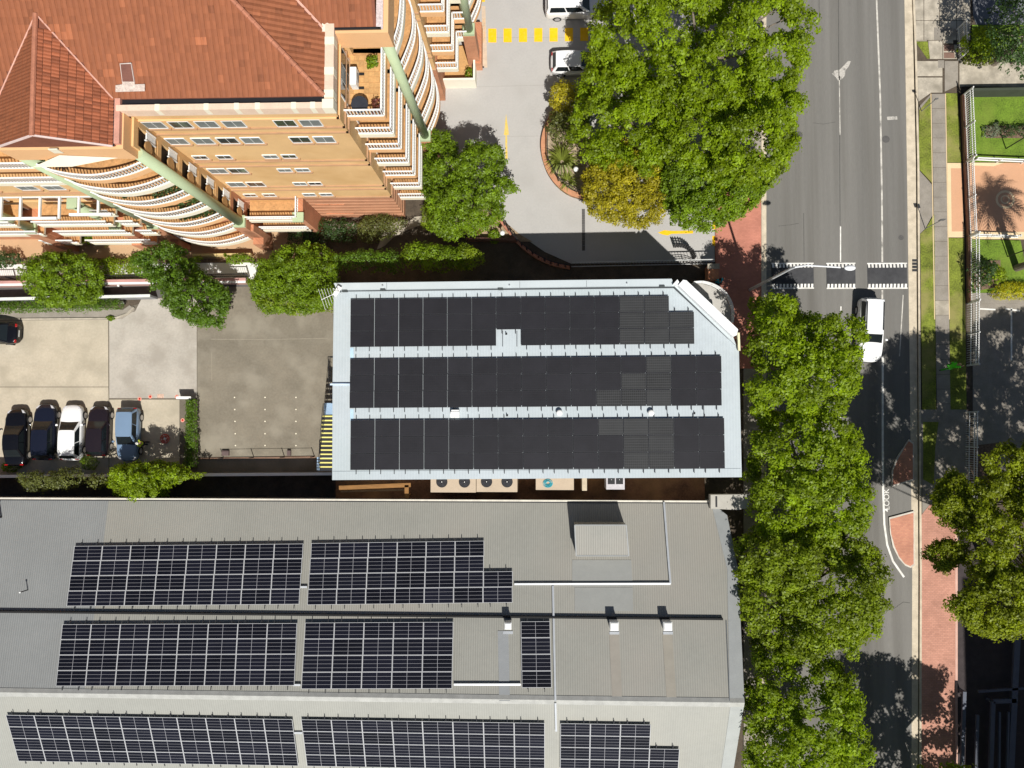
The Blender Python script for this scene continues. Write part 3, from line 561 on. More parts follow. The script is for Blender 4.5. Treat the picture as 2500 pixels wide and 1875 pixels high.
for q in (0, .5): b.tube([(p[0], p[1], p[2] - q) for p in pts], .03, 5)
for i in range(3):
    for k in range(6): A = Vector(pts[i]).lerp(Vector(pts[i + 1]), k / 6); b.tube([A, A - Vector((0, 0, 1))], .018, 4)
b.build('rail', black_mt, t)
# plant behind the office
platz = 1.9
pl = struct(MB().box(U(820, 1150, platz)[0], U(1720, 1150, platz)[0], U(900, 1222, platz)[1], U(900, 1150, platz)[1], -.05, platz).build('plant_platform', mat('rust_deck', (.13, .065, .035), var=.35, scale=1.2, fine=8, stain=(.3, .17, .07), stain_amt=.6)))
beige = mat('beige_metal', (.45, .36, .26), var=.05, rough=.6); fan_m = mat('fan_black', (.012, .012, .014), rough=.5)
def ac(x0, x1, y0, y1, z0, z1, label, fans, name='air_conditioner', m=beige):
    A, B = U(x0, y1, z1), U(x1, y0, z1); t = thing(name, label, 'air conditioner', ((A[0] + B[0]) / 2, (A[1] + B[1]) / 2, z0), 'condensers beside the office')
    b = MB(); b.box(A[0], B[0], A[1], B[1], z0, z1); b.build('casing', m, t, bevel=.02)
    for k in range(fans):
        cx = A[0] + (B[0] - A[0]) * (k + .5) / fans; cy = A[1] + (B[1] - A[1]) * .58; r = .36
        b = MB(); b.tube([(cx, cy, z1), (cx, cy, z1 + .05)], r + .05, 24); b.build('fan_collar', fan_m, t)
        b = MB()
        for q in range(4):
            an = q * math.pi / 2 + .4; b.bar((cx, cy, z1 + .06), (cx + r * .9 * math.cos(an), cy + r * .9 * math.sin(an), z1 + .06), .16, .01)
        f = b.build('fan_blade', mat('blade', (.03, .03, .035)), t); b = MB(); b.ball((cx, cy, z1 + .08), .045, 8, 6); b.build('hub', white_mt, t)
    return t
ac(1051, 1162, 1158, 1202, platz, 4.3, 'long beige condenser with two black fans, the left of the pair', 2)
ac(1163, 1263, 1158, 1201, platz, 4.3, 'long beige condenser with two black fans, the right of the pair', 2)
ac(1308, 1401, 1158, 1196, platz, 4.2, 'beige flat topped cabinet with a coiled blue hose on its lid', 0, 'plant_cabinet')
ac(1421, 1433, 1158, 1198, platz, 4.2, 'narrow cream duct box right of the blue hose cabinet', 0, 'duct_box', mat('cream_metal', (.52, .44, .32)))
t = ac(1480, 1525, 1158, 1195, platz, 3.9, 'small silver condenser with two dark square fan grilles', 0, m=mat('silver_case', (.5, .48, .5)))
for x0, x1 in ((1484, 1501), (1504, 1521)):
    A, B = U(x0, 1182, 3.9), U(x1, 1160, 3.9); b = MB(); b.box(A[0], B[0], A[1], B[1], 3.9, 3.93); b.build('grille', fan_m, t); b = MB(); b.ball(((A[0] + B[0]) / 2, (A[1] + B[1]) / 2, 3.94), .03, 8, 5); b.build('hub', white_mt, t)
c = U(1338, 1180, 4.25); b = MB()
for k in range(5): r = .14 + .05 * k; b.tube([(c[0] + .03 * math.sin(3 * k) + r * math.cos(a * math.pi / 10), c[1] + .03 * math.cos(2 * k) + r * .85 * math.sin(a * math.pi / 10), c[2] + .02 * (k % 2)) for a in range(21)], .022, 5)
tag(b.build('coiled_hose', mat('teal_hose', (.05, .35, .42), rough=.4)), 'coiled blue green hose lying on the beige cabinet', 'hose')
t = thing('timber_pergola', 'brown timber frame in the gap between the two big roofs', 'timber frame', (*G(900, 1195), platz)); wood = mat('brown_timber', (.25, .125, .04), var=.2, scale=1, fine=12, stretch=(1, 8, 8))
for a, c in (((828, 1191), (1003, 1184)), ((993, 1184), (993, 1216))): b = MB(); b.bar(U(*a, 3.7), U(*c, 3.7), .3, .12); b.build('beam', wood, t)
b = MB(); b.bar(U(832, 1200, 3.2), U(990, 1196, 3.2), .1, .12); b.build('beam', mat('pale_timber', (.3, .22, .12)), t)
for x, y in ((832, 1191), (910, 1188), (993, 1186), (993, 1212)): c = U(x, y, 3.6); b = MB(); b.box(c[0] - .06, c[0] + .06, c[1] - .06, c[1] + .06, platz, 3.6); b.build('post', wood, t)

# ---- warehouse, two roof pitches
SE = 4.3; SL = math.tan(R_(10.4)); SL2 = math.tan(R_(23))
def ray(x, y): d = ROT @ np.array([x - CX, -(y - CY), -FPX]); return d
Y0 = U(900, 1222, SE)[1]; YR = -18.65; ZR = SE + (Y0 - YR) * SL
def on_north(x, y, dz=0):  # point of the north slope seen at a picture point
    d = ray(x, y); s = (SE + dz + Y0 * SL - CAM_H) / (d[2] + SL * d[1]); return tuple(float(q) for q in (d[0] * s, d[1] * s, CAM_H + d[2] * s))
def on_south(x, y, dz=0):
    d = ray(x, y); s = (ZR + dz - YR * SL2 - CAM_H) / (d[2] - SL2 * d[1]); return tuple(float(q) for q in (d[0] * s, d[1] * s, CAM_H + d[2] * s))
ware = thing('warehouse', 'long grey ribbed metal roofed warehouse with blue solar panels', 'building', (*G(900, 1600), 0))
roof_n = ribmat('grey_roof_sheet', (.29, .285, .25), period=.16, strength=.28, dark=.07, stain=(.315, .29, .25), stain_amt=.6)
roof_s = ribmat('pale_grey_roof_sheet', (.325, .325, .29), period=.16, strength=.12, dark=.04, stain=(.38, .37, .32), stain_amt=.5)
roof_c = ribmat('cool_grey_roof_sheet', (.25, .257, .25), period=.16, strength=.3, dark=.08)
ne = on_north(1735, 1218); e1 = on_north(1800, 1390); e2 = on_north(1817, 1708); s1 = on_south(1815, 1716)
XW = -95
def rn(x, Y, dz=0): return (x, Y, SE + (Y0 - Y) * SL + dz)
def rs(x, Y, dz=0): return (x, Y, ZR - (YR - Y) * SL2 + dz)
xsplit = on_north(265, 1225)[0]
YG = on_north(900, 1499)[1]
for pts, m in (([rn(XW, Y0), rn(xsplit, Y0), rn(xsplit - .1, YR), rn(XW, YR)], roof_c), ([rn(xsplit, Y0), rn(ne[0], Y0), rn(e1[0] - .7, e1[1]), rn(e2[0] - 1.0, YR), rn(xsplit - .1, YR)], roof_n)):
    b = MB(); b.slab(pts[::-1], .12); b.build('roof_slope', m, ware)
b = MB(); b.slab([rs(XW, YR), rs(e2[0] - .9, YR), rs(e2[0] - 1.4, YR - 11), rs(XW, YR - 11)][::-1], .12); b.build('roof_slope', roof_s, ware)
# verge flashing on the east edge, ridge capping, box gutter strip, eave flashing
flash = mat('zinc_flashing', (.27, .28, .275), var=.06, rough=.45, stain=(.26, .27, .27), stain_amt=.6)
b = MB(); b.slab([rn(ne[0], Y0, .03), rn(ne[0] + 1.1, Y0 - .9, .03), rn(e1[0] + .05, e1[1], .03), rn(e2[0], YR, .03), rn(e2[0] - 1.0, YR, .03), rn(e1[0] - .7, e1[1], .03)][::-1], .14); b.build('verge_flashing', flash, ware)
b = MB(); b.slab([rs(e2[0] - .9, YR, .03), rs(e2[0], YR, .03), rs(e2[0] - .6, YR - 11, .03), rs(e2[0] - 1.4, YR - 11, .03)][::-1], .14); b.build('verge_flashing', mat('pale_flashing2', (.36, .375, .36), var=.05), ware)
b = MB(); b.add([rn(XW, YR + .28, .03), rn(e2[0], YR + .28, .03), (e2[0], YR, ZR + .06), (XW, YR, ZR + .06)], [(0, 1, 2, 3)]); b.build('ridge_capping', mat('ridge_grey', (.25, .25, .235), rough=.45), ware)
b = MB(); b.add([(XW, YR, ZR + .061), (e2[0], YR, ZR + .061), rs(e2[0], YR - .35, .03), rs(XW, YR - .35, .03)], [(3, 2, 1, 0)]); b.build('ridge_capping', mat('ridge_pale', (.40, .40, .37), rough=.4), ware)
# box gutter step across the whole north slope: a raised lip in black
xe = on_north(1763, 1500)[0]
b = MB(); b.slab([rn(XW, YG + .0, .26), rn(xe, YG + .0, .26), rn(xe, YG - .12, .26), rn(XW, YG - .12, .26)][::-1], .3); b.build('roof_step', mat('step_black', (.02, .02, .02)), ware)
b = MB(); b.slab([rn(XW, Y0 + .10, .05), rn(ne[0], Y0 + .10, .05), rn(ne[0], Y0 - .02, .05), rn(XW, Y0 - .02, .05)][::-1], .16); b.build('eave_flashing', mat('cream_flashing', (.72, .68, .58), rough=.5), ware)
b = MB(); b.box(XW, ne[0], Y0 - .10, Y0 - .03, SE - .05, SE + .045); b.build('gutter', black_mt, ware)
wp = [(XW, Y0 - .15), (ne[0] + .6, Y0 - .15), (e1[0] - .2, e1[1]), (e2[0] - .4, YR), (e2[0] - .9, YR - 11), (XW, YR - 11)]
b = MB(); b.prism(wp, -.05, 3.6); b.build('wall', mat('warehouse_wall', (.33, .31, .28), var=.1), ware)
b = MB(); b.add([(e1[0] - .2, e1[1], 3.6), (e2[0] - .4, YR, 3.6), (e2[0] - .4, YR, ZR - .1), (e1[0] - .2, e1[1], SE + (Y0 - e1[1]) * SL - .1)], [(0, 1, 2, 3)]); b.build('wall', MATS['warehouse_wall'], ware)
# corner box
t1 = [(1735, 1208), (1826, 1207), (1828, 1240), (1800, 1245), (1735, 1242)]
b = MB(); b.slab([U(x, y, 5.0) for x, y in t1][::-1], .7); b.build('corner_parapet', mat('corner_grey', (.42, .40, .35), var=.08, stain=(.3, .28, .25), stain_amt=.6), ware)
b = MB(); A, B = U(1747, 1238, 5.02), U(1751, 1212, 5.02); b.box(A[0], B[0], A[1], B[1], 4.95, 5.03); b.build('slot', black_mt, ware)
# sheet overlap patches
for pts in ([(1397, 1367), (1541, 1367), (1545, 1432), (1397, 1432)], [(1403, 1434), (1545, 1434), (1546, 1492), (1403, 1492)]):
    b = MB(); b.slab([on_north(x, y, .02) for x, y in pts][::-1], .02); b.build('roof_patch', mat('patch_grey', (.262, .265, .248), var=.04), ware)
for (x0, y0), (x1, y1), w_, m_ in (((1499, 1548), (1507, 1711), 24, (.275, .252, .215)), ((1629, 1548), (1640, 1711), 24, (.28, .258, .215)), ((1228, 1540), (1232, 1711), 26, (.245, .255, .258))):
    x0 -= 0; b = MB(); b.slab([on_north(x, y, .03) for x, y in ((x0 - w_ / 2, y0), (x0 + w_ / 2, y0), (x1 + w_ / 2, y1), (x1 - w_ / 2, y1))][::-1], .03); b.build('flashing_strip', mat('strip_%d' % x0, m_, var=.05), ware)
for x0, x1 in ((1773, 1781),): b = MB(); b.bar(on_north(x0, 1515, .04), on_north(x1, 1711, .04), .05, .03); b.build('roof_seam', MATS['seam_dark'], ware)
# skylight / plant box
A = [on_north(x, y, 0) for x, y in ((1403, 1282), (1529, 1282), (1535, 1358), (1407, 1358))]
ztop = A[3][2] + .15
t = thing('roof_plant_box', 'large grey ribbed box housing casting a dark shadow on the warehouse roof', 'roof box', (A[0][0], A[0][1], A[0][2]))
top = [U(1403, 1282, 6.5), U(1529, 1282, 6.5), U(1535, 1357, 6.35), U(1407, 1357, 6.35)]
b = MB(); b.add([*top, (top[0][0], top[0][1], 4.4), (top[1][0], top[1][1], 4.4), (top[2][0], top[2][1], 4.6), (top[3][0], top[3][1], 4.6)], [(3, 2, 1, 0), (0, 1, 5, 4), (1, 2, 6, 5), (2, 3, 7, 6), (3, 0, 4, 7)]); b.build('housing', roof_n, t)
b = MB(); b.bar(top[3], top[2], .08, .05); b.bar(top[0], top[3], .08, .05); b.bar(top[0], top[1], .08, .05); b.bar(top[1], top[2], .08, .05); b.build('edge_trim', flash, t)
# chimney vents
for x, y, w_ in ((1240, 1529, 'left of the narrow solar array'), (1500, 1530, 'middle one of the three on the warehouse roof'), (1631, 1530, 'right one of the three on the warehouse roof')):
    g = on_north(x, y + 8, 0); h = g[2] + 1.05; c = U(x, y, h); t = thing('vent_cowl', 'tall white square vent cowl, ' + w_, 'roof vent', (c[0], c[1], g[2]), 'white vent cowls on the warehouse roof')
    r = .27 if x > 1300 else .21
    b = MB(); b.box(c[0] - r, c[0] + r, c[1] - r, c[1] + r, g[2] - .3, h - .12); b.build('flue', mat('cowl_grey', (.6, .6, .58)), t)
    b = MB(); b.add([(c[0] - r - .05, c[1] - r - .05, h - .12), (c[0] + r + .05, c[1] - r - .05, h - .12), (c[0] + r + .05, c[1] + r + .05, h - .12), (c[0] - r - .05, c[1] + r + .05, h - .12)] + [(c[0] - r * .8, c[1] - r * .8, h), (c[0] + r * .8, c[1] - r * .8, h), (c[0] + r * .8, c[1] + r * .8, h), (c[0] - r * .8, c[1] + r * .8, h)],
        [(4, 5, 6, 7), (0, 1, 5, 4), (1, 2, 6, 5), (2, 3, 7, 6), (3, 0, 4, 7), (3, 2, 1, 0)]); b.build('cap', white_mt, t, bevel=.03)
    b = MB(); b.slab([on_north(xx, yy, .05) for xx, yy in ((x - 12, y + 12), (x + 12, y + 12), (x + 12, y + 19), (x - 12, y + 19))][::-1], .04); b.build('flashing', alu, t)
# solar conduit
def conduit(pts, fn, label, w=.13):
    t = thing('conduit', label, 'conduit', fn(*pts[0], 0)); 
    for p, q in zip(pts, pts[1:]):
        b = MB(); b.bar(fn(*p, .14), fn(*q, .14), w, .09); b.build('tray', alu, t)
        n = max(2, int((Vector(fn(*p, 0)) - Vector(fn(*q, 0))).length / 1.6))
        for k in range(n): c = Vector(fn(*p, .06)).lerp(Vector(fn(*q, .06)), (k + .5) / n); b = MB(); b.box(c.x - .04, c.x + .04, c.y - .04, c.y + .04, c.z - .1, c.z + .05); b.build('foot', alu, t)
    return t
conduit([(1256, 1426), (1637, 1425), (1633, 1380), (1621, 1226)], on_north, 'silver cable tray running right then up around the roof box')
conduit([(1350, 1430), (1356, 1711)], on_north, 'silver cable tray running straight down beside the narrow solar array')
conduit([(1356, 1716), (1358, 1785)], on_south, 'short silver cable tray between the lower solar arrays')
conduit([(1108, 1671), (1271, 1671)], on_north, 'silver cable tray under the flue, joining the middle arrays')
conduit([(734, 1433), (750, 1433)], on_north, 'short cable link between the two upper warehouse arrays'); conduit([(715, 1672), (734, 1672)], on_north, 'short cable link between the two middle warehouse arrays'); conduit([(718, 1789), (738, 1789)], on_south, 'short cable link between the two lower warehouse arrays')
for x, y in ((3, 1262), (68, 1440)):
    g = on_north(x, y, 0); t = thing('flue_pipe', 'small white flue pipe on the grey roof ' + ('at the left edge of the picture' if x < 20 else 'left of the upper solar array'), 'flue', g, 'thin flues on the warehouse roof')
    b = MB(); b.tube([(g[0], g[1], g[2] - .1), (g[0], g[1], g[2] + (1.6 if x < 20 else .9))], .08 if x < 20 else .04, 8); b.build('pipe', black_mt, t)
    b = MB(); h = g[2] + (1.6 if x < 20 else .9); b.ball((g[0], g[1], h), .14 if x < 20 else .07, 8, 5); b.build('cap', white_mt, t)
# blue arrays
def warr(label, fn, tl, tr, bl, nc, nr, skip=(), extra=()):
    TL, TR, BL = fn(*tl, .22), fn(*tr, .22), fn(*bl, .22); w = (Vector(TR) - Vector(TL)).length / nc; h = (Vector(BL) - Vector(TL)).length / nr
    a = panel_mesh('solar_panel', w - .015, h - .015, pv_blue, frame_silver, .02)
    return solar_array(label, TL, TR, BL, nc, nr, set(skip), a, 'solar arrays on the warehouse roof', 0, extra, off=.02)
A1 = (182, 1334); 
warr('blue solar array, upper left of the warehouse roof', on_north, (182, 1333), (741, 1327), (162, 1480), 8, 4)
warr('blue solar array, upper middle with a lower step at its right end', on_north, (760, 1326), (1182, 1320), (749, 1477), 6, 4, extra=[(6, 2), (6, 3)])
warr('blue solar array, second row left, below the dark roof step', on_north, (153, 1524), (726, 1521), (137, 1675), 8, 4)
warr('blue solar array, second row with five columns', on_north, (745, 1520), (1107, 1518), (735, 1682), 5, 4)
warr('narrow single column solar array between flue and cable tray', on_north, (1271, 1517), (1343, 1516.5), (1274, 1679), 1, 4)
yA = on_south(735, 1755, .22)[1]; yB = yA - 4.25
def srow(label, x0, x1, nc, skip=(), extra=()):
    h = 4.16 / 4; TL = (x0, yA, ZR + .22 - (YR - yA) * SL2); TR = (x1, yA, TL[2]); c = math.cos(math.atan(SL2)); BL = (x0, yA - 4.16 * c, TL[2] - 4.16 * c * SL2)
    w = (x1 - x0) / nc; a = panel_mesh('solar_panel', w - .015, h - .015, pv_blue, frame_silver, .02)
    return solar_array(label, TL, TR, BL, nc, 4, set(skip), a, 'solar arrays on the warehouse roof', 0, extra, off=.02)
X = lambda x, y: on_south(x, y, .22)[0]
srow('wide blue solar array, lower left on the far slope, cut by the left edge', X(12, 1736), X(714, 1755), 10)
srow('blue solar array, lower middle on the far slope, eight columns', X(735, 1755), X(1330, 1750), 8)
srow('blue solar array, lower right with a lower step at its right end', X(1368, 1750), X(1590, 1750), 3, extra=[(3, 2), (3, 3)])
# ================================================================== APARTMENT BUILDING
cream = mat('cream_brick', (.70, .45, .21), var=.06, scale=.35, fine=16, fvar=.05, stain=(.58, .345, .14), stain_amt=.6, stain_scale=.45, bump=.2, bscale=60)
peach = mat('peach_render', (.77, .455, .225), var=.04, scale=.6)
pale_r = mat('pale_render', (.80, .74, .58), var=.03, scale=.6)
brickr = brickmat('red_brick', (.52, .215, .11), (.45, .18, .09), (.52, .34, .22), msize=.008)
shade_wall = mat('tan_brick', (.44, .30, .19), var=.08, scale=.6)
greenc = mat('sage_column', (.42, .50, .31), var=.03, rough=.5)
band = mat('brown_band', (.42, .25, .14), var=.08)
glassm = mat('window_glass', (.055, .06, .055), rough=.08, spec=.8, var=.3, scale=.9, fine=3, fvar=.2)
blind = mat('window_blind', (.17, .19, .185), rough=.4, var=.15, scale=1.3)
tilem = mat('roof_tile', (.275, .094, .041), var=.06, scale=.9, fine=3.2, fvar=.10, rough=.8, attr='tint', attr_amt=.13, stretch=(3.2, .9, 1), stain=(.24, .082, .04), stain_amt=.5, stain_scale=1.6)
tile_o = mat('turret_tile', (.31, .095, .042), var=.1, scale=.6, fine=8, rough=.7, obj_rand=.28)
ridge_m = mat('ridge_tile', (.42, .17, .10), var=.15, scale=3)
opening = mat('dark_opening', (.045, .03, .02), var=.2)
floor_t = mat('balcony_tile', (.50, .27, .11), var=.2, scale=3, fine=9)
terr_t = mat('terrace_tile', (.52, .30, .12), var=.12, scale=2, fine=8, obj_rand=.12)
apt = thing('apartment_building', 'cream brick apartment block with terracotta roof and white curved balconies', 'building', (-20, 20, 0))
YS = 16.55; XE = -11.05; ZT = 22.5; RT = [3.4 + 2.755 * k for k in range(7)]     # railing tops, ground up
# walls
b = MB(); b.box(-100, XE, YS, 60, 5.65, 21.9); b.build('wall', cream, apt)
b = MB(); b.box(-100, XE + .06, YS - .06, 60, 0, 5.65); b.build('wall', brickr, apt)
b = MB(); b.box(-13, -7.9, 25.85, 60, 5.65, 22); b.build('wall', cream, apt)
b = MB(); b.box(-13, -7.85, 25.8, 60, 0, 5.65); b.build('wall', brickr, apt)
b = MB(); b.box(-14, -10.8, 20.9, 26, 0, 22); b.build('wall', cream, apt)
# string courses on the south wall
for z in (21.0, 19.64, 18.85, 13.92, 13.03, 8.46, 7.68, 5.68): b = MB(); b.box(-22.3, XE + .04, YS - .09, YS + .1, z - .05, z + .05); b.box(XE - .1, XE + .09, YS - .09, 20.8, z - .05, z + .05); b.build('string_course', band if z < 21 else peach, apt)
for z in (13.92, 13.03, 8.46, 7.68, 5.68): b = MB(); b.box(-10.8, -7.86, 25.76, 25.9, z - .05, z + .05); b.build('string_course', band, apt)
for z in (4.9, 4.1, 3.3, 2.5, 1.7, .9): b = MB(); b.box(-22.3, XE + .09, YS - .085, YS, z - .03, z + .03); b.box(XE + .03, XE + .09, YS, 20.8, z - .03, z + .03); b.build('brick_band', mat('pale_brick_band', (.58, .33, .2)), apt)
def window(cx, cz, w=1.05, h=.8, Yw=YS, blinds=True):
    fr = MB(); y = Yw - .04
    for a, c, d, e in ((cx - w / 2, cx + w / 2, cz - h / 2 - .03, cz - h / 2 + .02), (cx - w / 2, cx + w / 2, cz + h / 2 - .02, cz + h / 2 + .02), (cx - w / 2 - .03, cx - w / 2 + .02, cz - h / 2, cz + h / 2), (cx + w / 2 - .02, cx + w / 2 + .03, cz - h / 2, cz + h / 2)): fr.box(a, c, y - .015, y + .05, d, e)
    fr.box(cx - .012, cx + .012, y - .005, y + .05, cz - h / 2, cz + h / 2)
    f = fr.build('window', white_mt, apt)
    b = MB(); b.box(cx - w / 2 + .02, cx + w / 2 - .02, y + .005, y + .09, cz - h / 2 + .02, cz + h / 2 - .02); b.build('pane', glassm if not blinds else blind, f)
    b = MB(); b.box(cx - w / 2 - .08, cx + w / 2 + .12, Yw - .12, Yw + .02, cz - h / 2 - .16, cz - h / 2 - .05); b.build('sill', band if cz > 5.6 else brickr, f)
for z, xs_ in ((20.3, (-21.45, -19.98, -18.5, -17.0, -14.15, -12.75)), (17.68, (-21.35, -19.82, -18.36, -16.94, -14.1, -12.7)), (14.78, (-21.2, -19.7, -16.82, -15.66)), (12.05, (-21.2, -19.87, -16.8, -15.63)),
               (9.05, (-21.1, -19.75, -16.7, -15.65)), (6.38, (-21.1, -19.72, -16.82, -15.6)), (4.22, (-16.59, -15.46)), (1.62, (-16.43, -15.36))):
    for i, x in enumerate(xs_):
        big = z > 16 or (z in (12.05, 9.05) and i < 2)
        window(x, z, 1.12 if big else .86, .95 if big else (.62 if z > 5 else .5), blinds=rnd.random() < .55)
# parapet strip with pale blocks and upper fascia
b = MB(); b.box(-22.4, XE + .12, YS - .12, YS + .20, 21.85, 22.62); b.box(XE - .35, XE + .12, YS + .32, 20.9, 21.85, 22.62); b.build('parapet', mat('parapet_stone', (.74, .56, .42), var=.1, scale=1.5, stain=(.55, .4, .3), stain_amt=.5, stain_scale=1.5), apt)
for x in (-17.6, -16.0, -14.9, -13.0, -12.0, -20.2): b = MB(); b.box(x - .13, x + .13, YS - .135, YS + .21, 22.0, 22.64); b.build('parapet_block', pale_r, apt)
for y in (17.2, 18.4, 20.0): b = MB(); b.box(XE - .36, XE + .135, y - .2, y + .2, 22.0, 22.64); b.build('parapet_block', pale_r, apt)
b = MB(); b.box(XE - .45, XE + .14, YS - .135, YS + .35, 21.9, 22.66); b.build('corner_block', pale_r, apt)
b = MB(); b.box(-22.4, XE - .3, 16.76, 17.16, 22.1, 22.38); b.box(XE - .45, XE - .33, 17.1, 20.8, 22.1, 22.35); b.build('gutter', black_mt, apt)  # black trough colour stands in for the shadow gap behind the parapet
# ---- tiled roofs
TP = math.tan(R_(25))
def tiles(name, org, ux, uy, nx, ny, inside, m, parent, individual=False, limit=300, w=None, l=None, crown=.035):
    """courses of tiles on a slope; every tile is a curved plate with its own thickness and edges"""
    org, ux, uy = Vector(org), Vector(ux), Vector(uy); n = ux.cross(uy).normalized(); n = n if n.z > 0 else -n
    V = [(0, 0, .012), (.5, 0, .012 + crown), (1, 0, .012), (1, 1.04, -.012), (.5, 1.04, crown - .012), (0, 1.04, -.012), (0, 0, -.02), (.5, 0, .0), (1, 0, -.02)]
    Fc = [(0, 1, 4, 5), (1, 2, 3, 4), (6, 7, 1, 0), (7, 8, 2, 1), (2, 8, 3), (6, 0, 5)]
    if individual:
        me = bpy.data.meshes.new('tile'); X3 = ux.normalized(); vs = [tuple(ux * (a * .95 + .025) + uy * (c * .90) + n * (d + .02 * (1 - c))) for a, c, d in V]; me.from_pydata(vs, [], Fc); me.materials.append(m); k = 0
        cells = [(i, j) for j in range(ny) for i in range(nx) if inside(org + ux * (i + .5) + uy * (j + .5))]
        for i, j in cells[:limit]:
            p = org + ux * i + uy * j + n * (.004 * rnd.random()); o = bpy.data.objects.new(name, me); COL.objects.link(o); o.parent = parent; o.location = p - Vector(WL[parent.name]); WL[o.name] = np.array(p)
        cells = cells[limit:]
        if not cells: return
        name = 'roof_tiles'
    else: cells = [(i, j) for j in range(ny) for i in range(nx) if inside(org + ux * (i + .5) + uy * (j + .5))]
    vs, fs, tint = [], [], []
    patch = [(rnd.uniform(0, nx), rnd.uniform(0, ny), rnd.uniform(2, 9)) for _ in range(10)]
    for i, j in cells:
        base = org + ux * i + uy * j + n * (.01 * rnd.random()); q = len(vs); tt = min(1, max(0, rnd.gauss(.5, .17))); 
        if rnd.random() < .006: tt = 1.6
        X_, Y_ = px(*base)
        if 470 < X_ < 492 and 106 < Y_ < 128: tt = 2.6
        if (255 < X_ < 292 and 136 < Y_ < 205) or (120 < X_ < 175 and 60 < Y_ < 110) or (330 < X_ < 350 and 150 < Y_ < 205): tt = rnd.choice((.5, 1.2, 1.9))
        elif rnd.random() < .02: tt = -.4
        for a, c, d in V: vs.append(tuple(base + ux * (a * .97 + .015) + uy * c + n * d)); tint.append(tt)
        fs += [tuple(q + k for k in f) for f in Fc]
    if not vs: return
    b = MB(); b.v = vs; b.f = fs; b.m = [0] * len(fs); o = b.build(name, m, parent); o['kind'] = 'stuff'
    at = o.data.attributes.new('tint', 'FLOAT', 'POINT'); at.data.foreach_set('value', tint); return o
YE = 17.12; XH = -11.42
zr = lambda Y: ZT + (Y - YE) * TP
def deck(pts, m=None): b = MB(); b.slab([(x, y, z - .05) for x, y, z in pts], .1); return b.build('roof', m or mat('roof_batten', (.2, .07, .04)), apt)
Ytop = 30
sroof = deck([(-100, YE, ZT), (XH, YE, ZT), (XH - (Ytop - YE), Ytop, zr(Ytop)), (-100, Ytop, zr(Ytop))])
eroof = deck([(XH, YE, ZT), (XH, 20.6, ZT), (XH - 6, 26.6, ZT + 6 * TP), (XH - 8, 28, ZT + 8 * TP), (XH - (Ytop - YE), Ytop, zr(Ytop))])
YW = 20.75; XV = -8.75
wroof = deck([(XH - .2, YW, ZT), (XV, YW, ZT), (XV, Ytop, ZT + (Ytop - YW) * TP), (XH - .2 - (Ytop - YW), Ytop, ZT + (Ytop - YW) * TP)])
turL, turR, turC, turY, turZ = -28.85, -22.62, -25.8, 14.62, 24.25
inT = lambda p: turL < p.x < turR and p.y < YE + (turZ - ZT) / TP * (1 - abs(p.x - turC) / 3.1)
tiles('roof_tiles', (-46, YE, ZT), (.30, 0, 0), (0, .33, .33 * TP), 118, 22, lambda p: p.x < XH - (p.y - YE) and not inT(p), tilem, sroof)
tiles('roof_tiles', (XH, YE, ZT), (0, .30, 0), (-.33, 0, .33 * TP), 40, 22, lambda p: p.x < XH and p.y - YE > (XH - p.x) and (p.y - 20.6) < (XH - p.x), tilem, eroof)
tiles('roof_tiles', (-20, YW, ZT), (.30, 0, 0), (0, .33, .33 * TP), 38, 16, lambda p: p.x < XV and p.x > XH - .2 - (p.y - YW), tilem, wroof)
b = MB(); a = Vector((XH, YE, ZT + .05)); c = Vector((XH - 9, YE + 9, ZT + 9 * TP + .05))
for k in range(34):
    p, q = a.lerp(c, k / 34), a.lerp(c, (k + .97) / 34); b.tube([p, q], [.13, .115], 8)
b.build('ridge_tiles', ridge_m, apt)
b = MB(); a = Vector((XH, 20.6, ZT + .02)); c = Vector((XH - 6, 26.6, ZT + 6 * TP + .02)); b.bar(a, c, .12, .04); b.build('valley_gutter', mat('valley_pink', (.6, .33, .25)), apt)
b = MB(); b.box(XV, XV + .35, YW - .1, 40, ZT - .1, ZT + .02); b.build('verge_capping', mat('speckled_cap', (.62, .52, .5), var=.25, scale=8, fine=30), apt)
b = MB(); b.box(XH - .1, XV + .25, YW - .12, YW - .02, ZT - .1, ZT + .02); b.build('gutter', black_mt, apt)
b = MB(); b.box(XH - .15, XH + .25, 20.5, 20.95, ZT - .3, ZT + .1); b.build('valley_box', pale_r, apt)
# wing fascia carried by the green column
XF = -8.15
b = MB(); b.box(XE - .3, XF, 20.5, 20.9, 20.7, 22.35); b.box(XV + .3, XF, 20.9, 40, 20.7, 22.35); b.build('fascia', peach, apt)
# ---- roof light
g = [(292, 155), (320, 153), (328, 200), (298, 200)]
def onroof(x, y, dz=.1):
    d = ray(x, y); s = (ZT + dz - YE * TP - CAM_H) / (d[2] - TP * d[1]); return tuple(float(q) for q in (d[0] * s, d[1] * s, CAM_H + d[2] * s))
b = MB(); b.slab([onroof(x, y, .16) for x, y in g][::-1], .12); f = b.build('roof_light', mat('rooflight_frame', (.55, .47, .42), var=.1), apt)
b = MB(); b.slab([onroof(x, y, .18) for x, y in ((294, 157), (319, 156), (326, 199), (299, 199))][::-1], .05); b.build('pane', mat('rooflight_glass', (.19, .085, .06), rough=.15, spec=.8), f)
b = MB(); b.slab([onroof(x, y, .14) for x, y in ((282, 208), (298, 206), (298, 200), (328, 200), (329, 206), (353, 205), (353, 222), (282, 224))][::-1], .05); b.build('lead_apron', mat('lead_white', (.52, .43, .37), var=.25, scale=6, fine=20), f)
